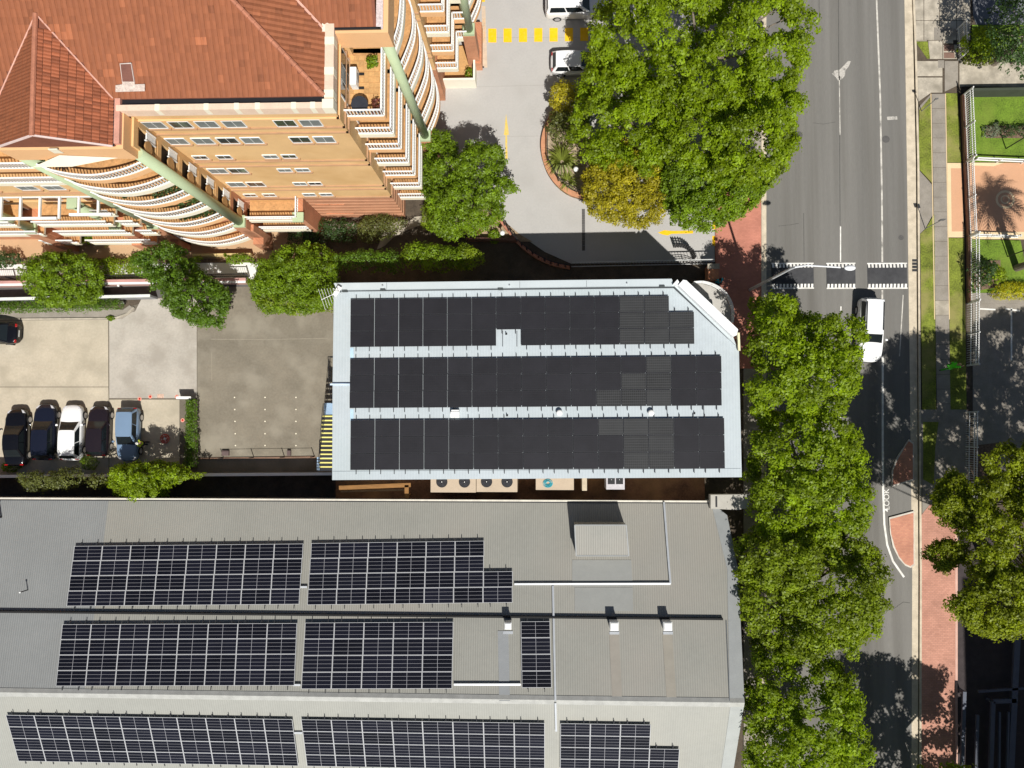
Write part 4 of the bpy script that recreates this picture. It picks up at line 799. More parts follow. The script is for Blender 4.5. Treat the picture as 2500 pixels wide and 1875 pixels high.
# ---- turret
b = MB(); YB = YE + (turZ - ZT) / TP
b.add([(turC, turY, turZ - .05), (turC, YB + .1, turZ - .05), (turR, YE + .1, ZT - .05), (turR, turY, ZT - .05), (turL, YE + .1, ZT - .05), (turL, turY, ZT - .05)], [(0, 3, 2, 1), (0, 1, 4, 5), (0, 5, 3)])
troof = b.build('turret_roof', mat('roof_batten', (.2, .07, .04)), apt)
dx = turR - turC; sl = (turZ - ZT) / dx
tiles('tile', (turC, turY, turZ), (0, .185, 0), (dx / 9.5, 0, -sl * dx / 9.5), 30, 10, lambda p: p.x < turR + .05 and p.y < YB - (p.x - turC) / dx * (YB - YE) , tile_o, troof, individual=True, crown=.02)
dl = turC - turL
tiles('roof_tiles', (turC, turY, turZ), (0, .185, 0), (-dl / 9.5, 0, -(turZ - ZT) / 9.5), 30, 10, lambda p: p.x > turL and p.y < YB - (turC - p.x) / dl * (YB - YE), tilem, troof, crown=.02)
b = MB(); b.tube([(turC, turY - .03, turZ + .02), (turC, YB, turZ + .02)], .13, 8); b.build('ridge_tiles', ridge_m, apt)
for s_, xx in ((1, turR), (-1, turL)): b = MB(); b.tube([(turC, YB, turZ), (xx, YE + .02, ZT + .03)], .05, 6); b.build('valley_flashing', mat('valley_pink', (.6, .33, .25)), apt)
b = MB(); b.bar((turC, turY - .02, turZ), (turR + .03, turY - .02, ZT), .08, .1); b.bar((turC, turY - .02, turZ), (turL, turY - .02, ZT), .08, .1); b.build('bargeboard', mat('pink_white_trim', (.7, .55, .5)), apt)
b = MB(); b.box(turR, turR + .12, turY, YE, ZT - .12, ZT); b.box(turL - .12, turL, turY, YE, ZT - .12, ZT); b.build('gutter', black_mt, apt)
# turret top storey ring beam and soffits
b = MB(); b.box(turL, turR + .5, turY - .1, turY + .25, 20.7, 22.32); b.box(turR + .02, turR + .5, turY + .25, YS - .13, 20.7, 22.32); b.box(turL, turL + .4, turY + .25, YS, 20.7, 22.32); b.build('fascia', peach, apt)
b = MB(); b.box(turR + .13, turR + .42, turY + .1, YE, 22.33, 22.6); b.build('parapet', mat('pink_parapet', (.6, .3, .22)), apt)
b = MB(); c = (turC - .1, turY); b.add([(turC - .2, turY - .14, 21.55), (turC + 2.7, turY - .12, 20.95), (turC - 2.2, turY - .5, 20.7), (turC, turY - .5, 20.7)], [(0, 2, 3), (0, 3, 1)]); b.build('prow_shade', pale_r, apt)
b = MB(); b.box(turC - .25, turC + .25, turY - .16, turY - .1, 21.9, 22.5); b.build('corner_block', pale_r, apt)
# ---- green columns
def column(x, y, z0, z1, r=.33, base=True):
    b = MB(); b.tube([(x, y, z0), (x, y, z1)], r, 20); c = b.build('column', greenc, apt, smooth=False)
    for p in c.data.polygons: p.use_smooth = len(p.vertices) == 4
    b = MB(); b.box(x - r - .1, x + r + .1, y - r - .1, y + r + .1, z0 - .25, z0 + .02); b.build('capital', greenc, c)
    if base: b = MB(); b.box(x - r - .12, x + r + .12, y - r - .12, y + r + .12, 0, z0 - .25); b.build('pedestal', brickr, c)
column(-22.2, 14.85, 5.6, 20.7); column(-28.6, 14.78, 5.6, 20.7); column(-8.62, 20.95, 5.8, 20.7, .3); column(-5.5, 28.8, 5.7, 16)
column(-31.4, 14.75, 5.6, 10.9); column(-37.75, 14.5, 5.6, 12.1)
b = MB(); b.box(-31.75, -31.05, 14.4, 15.1, 10.9, 11.15); b.build('capital', greenc, apt)
# ---- balconies
def balcony(path, ztop, fcol, inner, railh=.90, fasc=.42, sp=.19, closed=False, pick=.05):
    """path: outer edge polyline; a slab to the inner points, an upstand and a white balustrade"""
    zb = ztop - 1.08; P = [Vector((p[0], p[1], 0)) for p in path]
    s = MB(); s.prism([(p.x, p.y) for p in P] + inner, zb - .2, zb, 0); bal = s.build('balcony', pale_r if fcol is None else fcol, apt)
    if inner: fl = MB(); fl.sheet([(x, y, zb + .012) for x, y in (lambda q: q if sum(q[i][0] * q[(i + 1) % len(q)][1] - q[(i + 1) % len(q)][0] * q[i][1] for i in range(len(q))) > 0 else q[::-1])([(p.x, p.y) for p in P] + list(inner))]); fl.build('balcony_floor', floor_t, bal)
    f = MB(); r = MB()
    for a, c in zip(P, P[1:]):
        f.bar((a.x, a.y, zb - .15), (c.x, c.y, zb - .15), .09, .50)
        r.bar((a.x, a.y, ztop - .03), (c.x, c.y, ztop - .03), .085, .07); r.bar((a.x, a.y, ztop - railh + .02), (c.x, c.y, ztop - railh + .02), .09, .05)
    tot = sum((c - a).length for a, c in zip(P, P[1:])); n = int(tot / sp); i = 0; acc = 0
    for k in range(n):
        d = (k + .5) * sp
        while d > acc + (P[i + 1] - P[i]).length and i < len(P) - 2: acc += (P[i + 1] - P[i]).length; i += 1
        q = P[i].lerp(P[i + 1], min(1, (d - acc) / (P[i + 1] - P[i]).length)); r.box(q.x - pick / 2, q.x + pick / 2, q.y - pick / 2, q.y + pick / 2, ztop - railh, ztop - .05)
    f.build('upstand', pale_r if fcol is None else fcol, bal); r.build('balustrade', white_mt, bal); return bal
# turret curve
tarc = seg_lines([(-28.3, 14.55), (-27.4, 14.2), (-26.1, 13.95), (-24.8, 13.92), (-23.4, 14.2), (-22.3, 14.62)], 4)
tarc = [p[:2] for p in tarc]
b = MB(); b.box(-28.7, -22.2, 16.2, YS + .05, 5.65, 20.7); b.build('recess_wall', cream, apt)
for k in range(7):
    balcony(tarc, RT[k] + (-.25 if k == 0 else 0), [pale_r, pale_r, peach, pale_r, peach, pale_r, peach][k], [(-22.3, 16.3), (-28.3, 16.3)])
    zz = RT[k] - 1.08
    if k: 
        b = MB(); b.box(-27.4, -24.9, 16.12, 16.2, zz, zz + 2.1); d = b.build('balcony_door', white_mt, apt)
        for q in range(2): b = MB(); b.box(-27.3 + 1.2 * q, -26.2 + 1.2 * q, 16.09, 16.125, zz + .1, zz + 2.0); b.build('pane', glassm, d)
# side openings between turret column and south wall: arches, grilles and infills on the east face
for k in range(7):
    z0 = RT[k] - 1.2
    b = MB(); b.box(-22.32, -22.0, 14.95, 15.15, z0, z0 + 2.75); b.box(-22.32, -22.0, YS - .38, YS - .02, z0, z0 + 2.75); b.box(-22.32, -22.0, 15.15, YS - .38, z0 + 2.3, z0 + 2.75); b.box(-22.32, -22.02, 15.15, YS - .38, z0 - .02, z0 + .2); b.build('side_arch', cream if k > 1 else brickr, apt)
    b = MB(); b.box(-22.28, -22.2, 15.15, YS - .38, z0 + .2, z0 + 2.3); b.build('side_opening', opening, apt)
    b = MB(); yy = 15.75
    for q in range(9): b.box(-22.06, -21.99, yy + .0, yy + .52, z0 + .3 + .12 * q, z0 + .36 + .12 * q)
    for q in (0, .52): b.box(-22.08, -21.97, yy + q - .03, yy + q + .03, z0 + .25, z0 + 1.4)
    b.build('grille', white_mt, apt)
    b = MB(); b.tube([(-22.04, 15.35, z0 + 1.1), (-21.96, 15.35, z0 + 1.1)], .42, 16); b.build('round_infill', terr_t if k else brickr, apt)
# east stepped balconies and the curved ones beyond
XR, XR2 = -8.98, -8.75
for k in range(7):
    zt = RT[k]; col_ = [pale_r, pale_r, peach, pale_r, peach, pale_r, peach][k]
    balcony([(XE, 17.36), (XR, 17.36), (XR, 20.98), (-8.35, 20.98)], zt, col_, [(-8.35, 21.3), (XE, 21.3)])
    e = [(-8.45, 21.05), (-8.05, 22.0), (-7.75, 23.0), (-7.72, 24.0), (-7.9, 24.9), (-8.25, 25.75)]
    if k == 6: e = [(-8.4, 21.0), (-8.1, 22.0), (-7.98, 23.0), (-7.95, 24), (-8.05, 24.9), (-8.25, 25.75)]
    if k: balcony([p[:2] for p in seg_lines(e, 4)], zt, [pale_r, peach, pale_r, peach, pale_r, peach, pale_r][k] if k < 6 else pale_r, [(-10.9, 25.8), (-10.9, 21.05)])
    if 0 < k < 6:
        balcony([(-7.85, 26.12), (-6.35, 26.12), (-6.35, 28.4), (-5.6, 28.4)], zt, [peach, pale_r, peach, pale_r, peach, pale_r][k], [(-5.6, 31), (-7.85, 31)])
        b = MB(); b.box(-7.9, -7.0, 29.5, 40, zt - 1.0, zt + 1.7); b.build('wall', cream, apt)
    b = MB(); b.box(XE - .02, XE + .04, 17.9, 20.6, zt - 1.0, zt + 1.1); d = b.build('balcony_door', white_mt, apt)
    for q in range(3): b = MB(); b.box(XE + .03, XE + .06, 18.0 + .85 * q, 18.75 + .85 * q, zt - .9, zt + 1.0); b.build('pane', glassm if q != 1 else blind, d)
e = seg_lines([(-5.3, 29.4), (-4.75, 30.8), (-4.6, 32.5), (-4.8, 34)], 4)
for k in (1, 2, 3): balcony([p[:2] for p in e], RT[k], peach if k % 2 else None, [(-7, 34), (-7, 29.4)])
# top terrace tiles, one by one
tz = RT[6] - 1.08
for i in range(7):
    for j in range(11): b = MB(); b.box(XE + .03 + .285 * i, XE + .03 + .285 * i + .27, 17.46 + .315 * j, 17.46 + .315 * j + .285, tz, tz + .03 + .006 * rnd.random()); b.build('terrace_tile', terr_t, apt)
# lower terrace of the far block
gw = U(1074, 188, 1.6); gx = U(1155, 188, 1.6)
b = MB(); b.box(gw[0], gx[0] + .15, gw[1] - .25, gw[1] - .1, 0, 1.6); b.box(gx[0], gx[0] + .15, gw[1] - .1, 30, 0, 1.6); b.build('terrace_wall', mat('ivory_wall', (.8, .75, .62), var=.03), apt)
b = MB(); b.box(gw[0], gx[0], gw[1] - .1, 30, 0, .5); b.build('terrace_floor', terr_t, apt)
c1 = U(1160, 110, 1.2); b = MB(); b.box(-5.4, -4.9, 28.2, 31.5, 0, 1.3); b.build('brick_planter', brickr, apt)
# ---- west part beyond the turret
b = MB(); b.box(-100, -28.75, 14.9, YS, 12.3, 16.2); b.build('wall', cream, apt); b = MB(); b.box(-100, -22.3, 14.95, YS, 0, 5.65); b.build('wall', brickr, apt)
for x, z in ((-36.9, 14.1), (-35.2, 14.1), (-32.4, 14.3), (-30.7, 14.3)): window(x, z, 1.15, .85, 14.9)
for z in (13.2, 12.9): b = MB(); b.box(-100, -28.75, 14.84, 14.9, z - .04, z + .04); b.build('string_course', band, apt)
balcony([(-60, 14.55), (-28.9, 14.62)], RT[6], peach, [(-28.9, 16.5), (-60, 16.5)]); balcony([(-60, 14.5), (-28.9, 14.65)], RT[5], pale_r, [(-28.9, 16.5), (-60, 16.5)])
for k, x0, x1 in ((3, -29.9, -28.7), (2, -35.6, -30.3), (1, -35.7, -30.35), (2, -29.6, -28.4), (1, -29.6, -28.4), (2, -45, -37.2), (1, -43, -37.0), (0, -38.6, -36.0), (0, -35.0, -29.9)):
    balcony([(x0, 14.1), (x1, 14.1)], RT[k] - (.2 if k == 0 else 0), pale_r, [(x1, 15.6), (x0, 15.6)], .8)
for k in (1, 2, 3):
    b = MB(); b.box(-60, -28.7, 15.9, YS, RT[k] - 1.1, RT[k] + 1.3); 
    b.build('recess_wall', cream, apt)
    for x in (-39, -35.1, -32.2): b = MB(); b.box(x, x + 1.2, 15.8, 15.92, RT[k] - 1.0, RT[k] + 1.0); d = b.build('balcony_door', white_mt, apt); b = MB(); b.box(x + .08, x + 1.12, 15.78, 15.81, RT[k] - .9, RT[k] + .9); b.build('pane', glassm, d)
# pergola frame
zp_ = 11.9
b = MB(); b.bar((-36.2, 13.55, zp_), (-31.9, 13.55, zp_), .16, .2); b.bar((-31.0, 13.75, zp_ + .1), (-28.2, 13.75, zp_ + .1), .16, .2); b.bar((-36.0, 15.0, zp_), (-28.7, 15.0, zp_), .14, .2); b.build('pergola_beam', white_mt, apt)
for i in range(6): x = -35.6 + 1.3 * i; b = MB(); b.bar((x, 13.5 if x < -31.5 else 13.7, zp_ + .1), (x, 15.0, zp_ + .1), .13, .16); b.build('pergola_rafter', white_mt, apt)
# flaring brick piers at the foot
for x in (-22.0, -28.6, -31.5, -37.7): b = MB(); b.box(x - .35, x + .45, 13.9, 14.9, 0, 2.2); b.box(x - .35, x + .45, 14.4, 14.9, 2.2, 4.4); b.build('brick_pier', brickr, apt)
# loggia at the foot of the south wall, left
def loggia():
    for k in (0, 1):
        balcony([(-21.6, 15.0), (-17.9, 15.0), (-17.9, 16.5)], RT[k] - (.2 if k == 0 else 0.0), pale_r, [(-21.6, 16.5)], .5)
    b = MB(); b.box(-17.9, -17.5, 15.0, YS - .1, 0, 5.65); b.build('brick_pier', brickr, apt)
    b = MB(); b.box(-18.2, -17.4, 14.7, 15.4, 5.65, 5.85); b.build('pier_cap', greenc, apt)
    b = MB(); b.box(-21.5, -18, YS - .14, YS - .1, 2.8, 5.4); b.build('loggia_wall', terr_t, apt)
loggia()
# potted plants are made with the garden below
g1 = thing('air_conditioner', 'white air conditioner unit on the top floor terrace of the apartment block', 'air conditioner', (XE + .6, 19.6, tz + .012))
b = MB(); b.box(XE + .25, XE + .62, 18.9, 19.9, tz + .1, tz + .85); b.build('casing', white_mt, g1, bevel=.03)
b = MB(); b.tube([(XE + .62, 19.4, tz + .5), (XE + .65, 19.4, tz + .5)], .26, 16); b.build('fan_grille', mat('grille_grey', (.3, .3, .3)), g1)
for y in (19.0, 19.8): b = MB(); b.box(XE + .6, XE + .9, y - .06, y + .06, tz, tz + .12); b.build('foot', black_mt, g1)
tb = thing('round_table', 'dark round table with a lid on the top floor terrace', 'table', (-10.3, 17.75, tz + .012)); b = MB(); b.tube([(-10.25, 17.8, tz + .7), (-10.25, 17.8, tz + .75)], .48, 20); b.build('table_top', mat('dark_top', (.03, .035, .045), rough=.5), tb); b = MB(); b.tube([(-10.25, 17.8, tz), (-10.25, 17.8, tz + .7)], .06, 8); b.build('pedestal', black_mt, tb)
# ================================================================== VEGETATION
def leafmat(name, col, trans=.32, amt=.38, tcol=(1.9, 1.9, .4)):
    return mat(name, col, rough=.5, var=.10, scale=.5, fine=3, fvar=.08, attr='tint', attr_amt=amt + .08, trans=trans, tcol=tcol, spec=.4)
L_plane = leafmat('plane_leaf', (.205, .285, .005), .42); L_plane2 = leafmat('plane_leaf_warm', (.19, .25, .009), .42); L_dark = leafmat('dark_leaf', (.09, .165, .008)); L_gold = leafmat('golden_leaf', (.33, .29, .012), .3)
L_mid = leafmat('mid_leaf', (.145, .225, .006)); L_olive = leafmat('olive_leaf', (.12, .135, .03)); L_euc = leafmat('gum_leaf', (.205, .245, .007), .42); L_lime = leafmat('lime_leaf', (.20, .27, .010)); L_grey = leafmat('grey_leaf', (.16, .19, .12), .2)
L_deep = leafmat('deep_leaf', (.045, .09, .02)); L_yel = leafmat('yellow_hedge_leaf', (.42, .40, .01), .3); L_blade = leafmat('blade_leaf', (.17, .20, .03), .25); L_red = leafmat('red_leaf', (.22, .07, .05), .2)
bark = mat('bark', (.20, .165, .13), var=.25, scale=3, fine=12, bump=.5); bark_p = mat('pale_bark', (.42, .38, .32), var=.25, scale=2, fine=9)
def inpoly(P, x, y):
    r = np.zeros(len(x), bool); n = len(P); j = n - 1
    for i in range(n):
        xi, yi = P[i]; xj, yj = P[j]
        c = ((yi > y) != (yj > y)) & (x < (xj - xi) * (y - yi) / (yj - yi + 1e-12) + xi); r ^= c; j = i
    return r
def edged(P, x, y):
    d = np.full(len(x), 1e9); n = len(P)
    for i in range(n):
        a = np.array(P[i]); c = np.array(P[(i + 1) % n]); ab = c - a; t = np.clip(((x - a[0]) * ab[0] + (y - a[1]) * ab[1]) / (ab @ ab + 1e-9), 0, 1)
        d = np.minimum(d, np.hypot(x - a[0] - ab[0] * t, y - a[1] - ab[1] * t))
    return d
def leaf_mesh(name, C, Rr, per, size, g, flat=.7, up=.6, aspect=.62, shell=(.55, 1.0), droop=.25):
    """leaf-sized faces spread over the outside of many small clumps"""
    n = len(C); k = np.maximum(8, (per * Rr ** 2).astype(int)); idx = np.repeat(np.arange(n), k); N = len(idx)
    d = g.normal(size=(N, 3)); d[:, 2] = np.where(g.random(N) < .78, np.abs(d[:, 2]), d[:, 2]); d /= np.linalg.norm(d, axis=1)[:, None]
    rr = (shell[0] + (shell[1] - shell[0]) * g.random(N) ** .6)[:, None] * Rr[idx][:, None] * (1 + .18 * g.normal(size=(N, 1)))
    p = C[idx] + d * rr * np.array([1, 1, flat])
    nn = d * .95 + np.array([0, 0, up * .7]) + g.normal(size=(N, 3)) * .36; nn /= np.linalg.norm(nn, axis=1)[:, None]
    t = g.normal(size=(N, 3)); t -= nn * (t * nn).sum(1)[:, None]; t /= np.linalg.norm(t, axis=1)[:, None]; s = np.cross(nn, t)
    sz = (size * (.65 + .7 * g.random(N)))[:, None]
    a = p - t * sz * .5; c = p + t * sz * .5 - nn * sz * droop * .4; l = p - s * sz * aspect * .5 + nn * sz * .08; r = p + s * sz * aspect * .5 + nn * sz * .08
    v = np.stack([a, r, c, l], 1).reshape(-1, 3)
    tint = np.repeat(np.clip(.5 + .21 * g.normal(size=n)[idx] + .14 * g.normal(size=N), 0, 1.15), 4)
    me = bpy.data.meshes.new(name); me.vertices.add(4 * N); me.loops.add(4 * N); me.polygons.add(N)
    org = np.array([(v[:, 0].min() + v[:, 0].max()) / 2, (v[:, 1].min() + v[:, 1].max()) / 2, v[:, 2].min()])
    me.vertices.foreach_set('co', (v - org).astype(np.float32).ravel()); me.loops.foreach_set('vertex_index', np.arange(4 * N, dtype=np.int32))
    me.polygons.foreach_set('loop_start', np.arange(0, 4 * N, 4, dtype=np.int32)); me.polygons.foreach_set('loop_total', np.full(N, 4, dtype=np.int32))
    at = me.attributes.new('tint', 'FLOAT', 'POINT'); at.data.foreach_set('value', tint.astype(np.float32)); me.update(); me.validate(); return me, org
NLEAF = [0]
def clumps(P, z0, z1, r, g, dense=.62, low=.5, edge=.35, rough=.12):
    A = np.array(P); mn, mx = A.min(0), A.max(0); M = 5000; x = g.uniform(mn[0], mx[0], M); y = g.uniform(mn[1], mx[1], M)
    ok = inpoly(P, x, y); x, y = x[ok], y[ok]; d = edged(P, x, y); R0 = max(d.max(), .3); pts = []; out = []
    for i in range(len(x)):
        rad = r * g.uniform(.55, 1.35)
        if d[i] < rad * edge: rad = max(d[i] / edge, r * .3)
        if all((x[i] - q[0]) ** 2 + (y[i] - q[1]) ** 2 > (dense * .5 * (rad + q[2])) ** 2 * 1.9 for q in pts):
            pts.append((x[i], y[i], rad)); k = min(1, d[i] / R0); h = math.sqrt(max(0, 1 - (1 - k) ** 2)); z = z0 + (z1 - z0) * h * (1 - rough + g.uniform(-rough, rough)) - rad * .5
            out.append((x[i], y[i], max(z, rad * .3), rad))
            if g.random() < low and k > .25: out.append((x[i] + g.normal() * r * .3, y[i] + g.normal() * r * .3, z0 + (z - z0) * g.uniform(.2, .6), rad * 1.05))
    return np.array(out)
def tree(name, label, cat, poly, z0, z1, m, r=1.0, leaf=.26, per=150, seed=1, group=None, trunk=True, tr=.22, zu=None, BR=None, bd=.86, limbs=16, base=None, bm=None, flat=.7, low=.5, dense=.62, aspect=.62, up=.6, world=False):
    g = np.random.default_rng(seed); zu = zu if zu is not None else z0 + (z1 - z0) * .62
    P = poly if world else [U(x, y, zu)[:2] for x, y in poly]
    # irregular outline
    if BR and BR < 1 and bd == .86: bd = .70
    if BR:                                                              # boughs first, then leaf clumps over each bough
        Bg = clumps(P, z0, z1, BR, g, low=0, dense=bd, edge=.85, rough=.36); cs = []
        for X_, Y_, Z_, R1 in Bg:
            n_ = int(2.6 * (R1 / r) ** 2) + 3; d = g.normal(size=(n_, 3)); d[:, 2] = np.abs(d[:, 2]) - .25 * g.random(n_); d /= np.linalg.norm(d, axis=1)[:, None]
            rr = R1 * (.72 + .36 * g.random(n_)); q = np.stack([X_ + d[:, 0] * rr, Y_ + d[:, 1] * rr, Z_ + R1 * .2 + d[:, 2] * rr * .85, r * g.uniform(.5, 1.3, n_)], 1); cs.append(q)
            if g.random() < low: cs.append(np.array([[X_ + g.normal() * .5, Y_ + g.normal() * .5, z0 + (Z_ - z0) * g.uniform(.2, .6), R1 * .7]]))
        C = np.concatenate(cs); C = C[inpoly(P, C[:, 0], C[:, 1]) | (edged(P, C[:, 0], C[:, 1]) < r * g.uniform(.1, 1.1, len(C)))]
    else: C = clumps(P, z0, z1, r, g, low=low, dense=dense)
    bx, by = base if base else (C[:, 0].mean(), C[:, 1].mean())
    t = thing(name, label, cat, (bx, by, 0), group)
    me, org = leaf_mesh('crown', C[:, :3], C[:, 3], per, leaf, g, flat=flat, aspect=aspect, up=up); me.materials.append(m); NLEAF[0] += len(me.polygons)
    o = link('crown' if trunk else 'foliage', me, org, t)
    if trunk:
        zt = z0 + (z1 - z0) * .3; hx, hy = (C[:, 0].mean() + bx) / 2, (C[:, 1].mean() + by) / 2; b = MB(); b.tube([(bx, by, -.1), (bx * .9 + hx * .1, by * .9 + hy * .1, zt * .5), (hx, hy, zt)], [tr * 1.35, tr, tr * .75], 10)
        b.build('trunk', bm or bark, t)
        b = MB(); sel = g.choice(len(C), min(len(C), limbs), replace=False)
        for k in sel:
            e = Vector(C[k, :3]); a = Vector((bx * .5 + hx * .5, by * .5 + hy * .5, zt * .8)); mid = a.lerp(e, .5) + Vector((0, 0, -.3)); b.tube([a, mid, e], [tr * .4, tr * .25, .02], 6)
        b.build('limbs', bm or bark, t)
    return t
def hedge(name, label, cat, poly, z0, z1, m, r=.35, leaf=.1, per=900, seed=1, group=None, **k):
    if cat != 'hedge' and not k.get('world'):                           # ragged outline, no straight edges
        q = random.Random(seed * 7 + 1); new = []
        for a, c in zip(poly, poly[1:] + poly[:1]):
            n_ = max(1, int(math.hypot(c[0] - a[0], c[1] - a[1]) / 14))
            for i in range(n_): new.append((a[0] + (c[0] - a[0]) * i / n_ + q.uniform(-6, 6) * (n_ > 1), a[1] + (c[1] - a[1]) * i / n_ + q.uniform(-6, 6) * (n_ > 1)))
        poly = new
    return tree(name, label, cat, poly, z0, z1, m, r=r, leaf=leaf, per=per, seed=seed, group=group, trunk=False, zu=k.pop('zu', z1 * .8), flat=k.pop('flat', .8), low=k.pop('low', .2), **k)
PG = 'plane trees between the road and the buildings'
tree('plane_tree', 'tallest bright green plane tree at the top of the picture beside the road', 'tree', [(1480, -60), (1960, -60), (1998, 40), (2012, 70), (1990, 110), (1960, 190), (1900, 230), (1780, 240), (1660, 220), (1560, 190), (1470, 110), (1445, 40)], 5, 12.5, L_plane, .42, .20, 330, 11, PG, BR=1.55, tr=.35, low=.7)
tree('plane_tree', 'bright green plane tree overhanging the left edge of the road opposite the first sign', 'tree', [(1660, 200), (1800, 190), (1900, 190), (1975, 190), (1968, 260), (1960, 330), (1940, 380), (1880, 420), (1790, 430), (1700, 400), (1630, 330), (1620, 260)], 5, 11, L_plane, .42, .20, 330, 12, PG, BR=1.55, tr=.3, low=.7)
tree('plane_tree', 'bright green plane tree next to the two white parked cars', 'tree', [(1452, 60), (1520, 90), (1640, 180), (1680, 270), (1650, 350), (1600, 400), (1500, 370), (1430, 340), (1400, 290), (1420, 220), (1440, 150)], 4, 9.5, L_plane, .42, .20, 330, 13, PG, BR=1.55, tr=.3, low=.7)
tree('golden_tree', 'golden yellow leaved tree over the driveway by the curved brick planter', 'tree', [(1432, 410), (1470, 350), (1510, 330), (1590, 370), (1625, 420), (1632, 480), (1620, 520), (1570, 538), (1500, 532), (1445, 505), (1430, 460)], 2.5, 5.2, L_gold, .3, .15, 420, 14, BR=.8, tr=.15, low=.6)
tree('dark_tree', 'darker green round tree between the golden tree and the brick footpath', 'tree', [(1630, 400), (1700, 370), (1800, 370), (1880, 380), (1882, 440), (1850, 490), (1790, 520), (1760, 545), (1700, 540), (1650, 520), (1632, 460)], 3.5, 7.2, L_mid, .34, .17, 420, 15, BR=.95, tr=.2, low=.6)
tree('plane_tree', 'plane tree under the street light arm, left of the white wagon', 'tree', [(1868, 740), (1890, 722), (1925, 722), (1980, 735), (2000, 770), (2040, 770), (2100, 790), (2105, 850), (2112, 920), (2110, 990), (2040, 1000), (1960, 1010), (1880, 1000), (1862, 940), (1868, 860), (1860, 800)], 6, 12.2, L_plane, .42, .20, 330, 16, PG, bd=.80, BR=1.55, tr=.28, low=.7)
tree('plane_tree', 'broad plane tree east of the middle of the pale roof', 'tree', [(1868, 1005), (1920, 1010), (2050, 1005), (2090, 1020), (2120, 1090), (2122, 1160), (2130, 1210), (2110, 1290), (2040, 1320), (1920, 1320), (1868, 1290), (1862, 1190), (1866, 1090)], 5, 10.5, L_plane, .42, .20, 330, 17, PG, bd=.82, BR=1.55, tr=.3, low=.7)
tree('plane_tree', 'widest plane tree reaching over the road beside the brick island', 'tree', [(1850, 1325), (1900, 1310), (2020, 1310), (2130, 1330), (2180, 1370), (2190, 1420), (2175, 1480), (2165, 1560), (2110, 1610), (2000, 1610), (1880, 1600), (1848, 1520), (1835, 1420)], 5, 11, L_plane2, .42, .20, 330, 18, PG, bd=.76, BR=1.55, tr=.32, low=.75)
tree('plane_tree', 'plane tree in the bottom row of the street trees, cut by the bottom edge', 'tree', [(1868, 1605), (1950, 1610), (2060, 1640), (2110, 1700), (2125, 1780), (2100, 1860), (2070, 1960), (1930, 1990), (1865, 1930), (1852, 1800), (1856, 1680)], 5, 10.5, L_plane, .42, .20, 330, 19, PG, bd=.82, BR=1.55, tr=.3, low=.7)
tree('plane_tree', 'plane tree below the bottom edge whose crown shades the brick footpath', 'tree', [(2230, 1975), (2330, 1950), (2500, 1960), (2620, 2040), (2560, 2200), (2400, 2300), (2250, 2200)], 6, 12.5, L_plane, .5, .27, 200, 20, PG, BR=1.8, tr=.3)
# trees near the apartment block
tree('garden_tree', 'lobed bright green tree at the foot of the apartment block by the driveway', 'tree', [(1040, 330), (1080, 310), (1100, 330), (1105, 370), (1140, 345), (1170, 340), (1215, 350), (1225, 380), (1190, 420), (1240, 420), (1255, 440), (1210, 470), (1225, 500), (1190, 540), (1130, 550), (1080, 560), (1040, 540), (1045, 480), (1025, 430), (1030, 380)], 3, 7.2, L_mid, .32, .16, 420, 21, BR=.85, tr=.2, low=.5)
tree('garden_tree', 'round mid green tree at far left between the courtyard and the white ramp', 'tree', [(70, 620), (130, 612), (190, 622), (212, 660), (208, 700), (190, 725), (130, 738), (80, 730), (50, 690), (48, 650)], 2, 5.5, L_mid, .3, .15, 420, 22, BR=.7, tr=.15)
tree('garden_tree', 'deep green diagonal crowned tree reaching from courtyard to car park', 'tree', [(330, 620), (380, 592), (420, 600), (450, 640), (480, 670), (520, 690), (537, 710), (520, 760), (505, 785), (470, 780), (440, 775), (400, 745), (385, 705), (350, 680), (320, 650)], 2.5, 6.5, L_dark, .3, .16, 420, 23, BR=.75, tr=.18)
tree('garden_tree', 'large olive green tree touching the corner of the pale roof', 'tree', [(630, 640), (690, 600), (760, 590), (812, 620), (813, 690), (808, 730), (760, 752), (690, 752), (630, 750), (605, 715), (612, 670)], 2.5, 5.6, L_mid, .3, .15, 420, 24, BR=.75, tr=.18)
hedge('shrub', 'bright lime shrub below the olive tree at the car park edge', 'shrub', [(606, 700), (640, 695), (700, 720), (790, 715), (810, 725), (790, 752), (700, 756), (640, 752), (612, 735)], .8, 4.4, L_lime, .45, .15, 500, 25, zu=4)
hedge('shrub', 'dark leafy hedge row running from the olive tree to the brick path', 'hedge', [(800, 615), (880, 603), (960, 608), (980, 625), (970, 650), (900, 648), (820, 645)], 2.0, 5.4, L_dark, .4, .14, 500, 26, zu=5)
hedge('shrub', 'mixed green shrub mass on the shaded side of the driveway fence', 'shrub', [(985, 590), (1010, 578), (1080, 588), (1130, 600), (1140, 640), (1080, 648), (1010, 645), (980, 625)], 2.0, 5.2, L_mid, .4, .14, 500, 27, zu=4.8)
hedge('shrub', 'yellow green rounded bush at the east end of the garden, by the black shade', 'shrub', [(1110, 600), (1140, 585), (1165, 600), (1175, 625), (1150, 645), (1115, 640)], 2.0, 4.9, L_lime, .35, .13, 550, 28, zu=4.6)
hedge('shrub', 'oval clipped bush against the brick base of the apartment block', 'shrub', [(868, 545), (890, 528), (940, 524), (990, 530), (992, 545), (960, 570), (900, 585), (870, 575)], .5, 2.0, mat_ := L_olive, .4, .12, 600, 29, zu=1.5)
hedge('shrub', 'dark plant bed at the foot of the brick pier', 'shrub', [(700, 545), (780, 530), (865, 540), (860, 585), (780, 590), (700, 590)], .3, 1.8, L_deep, .35, .12, 450, 30, zu=1.2)
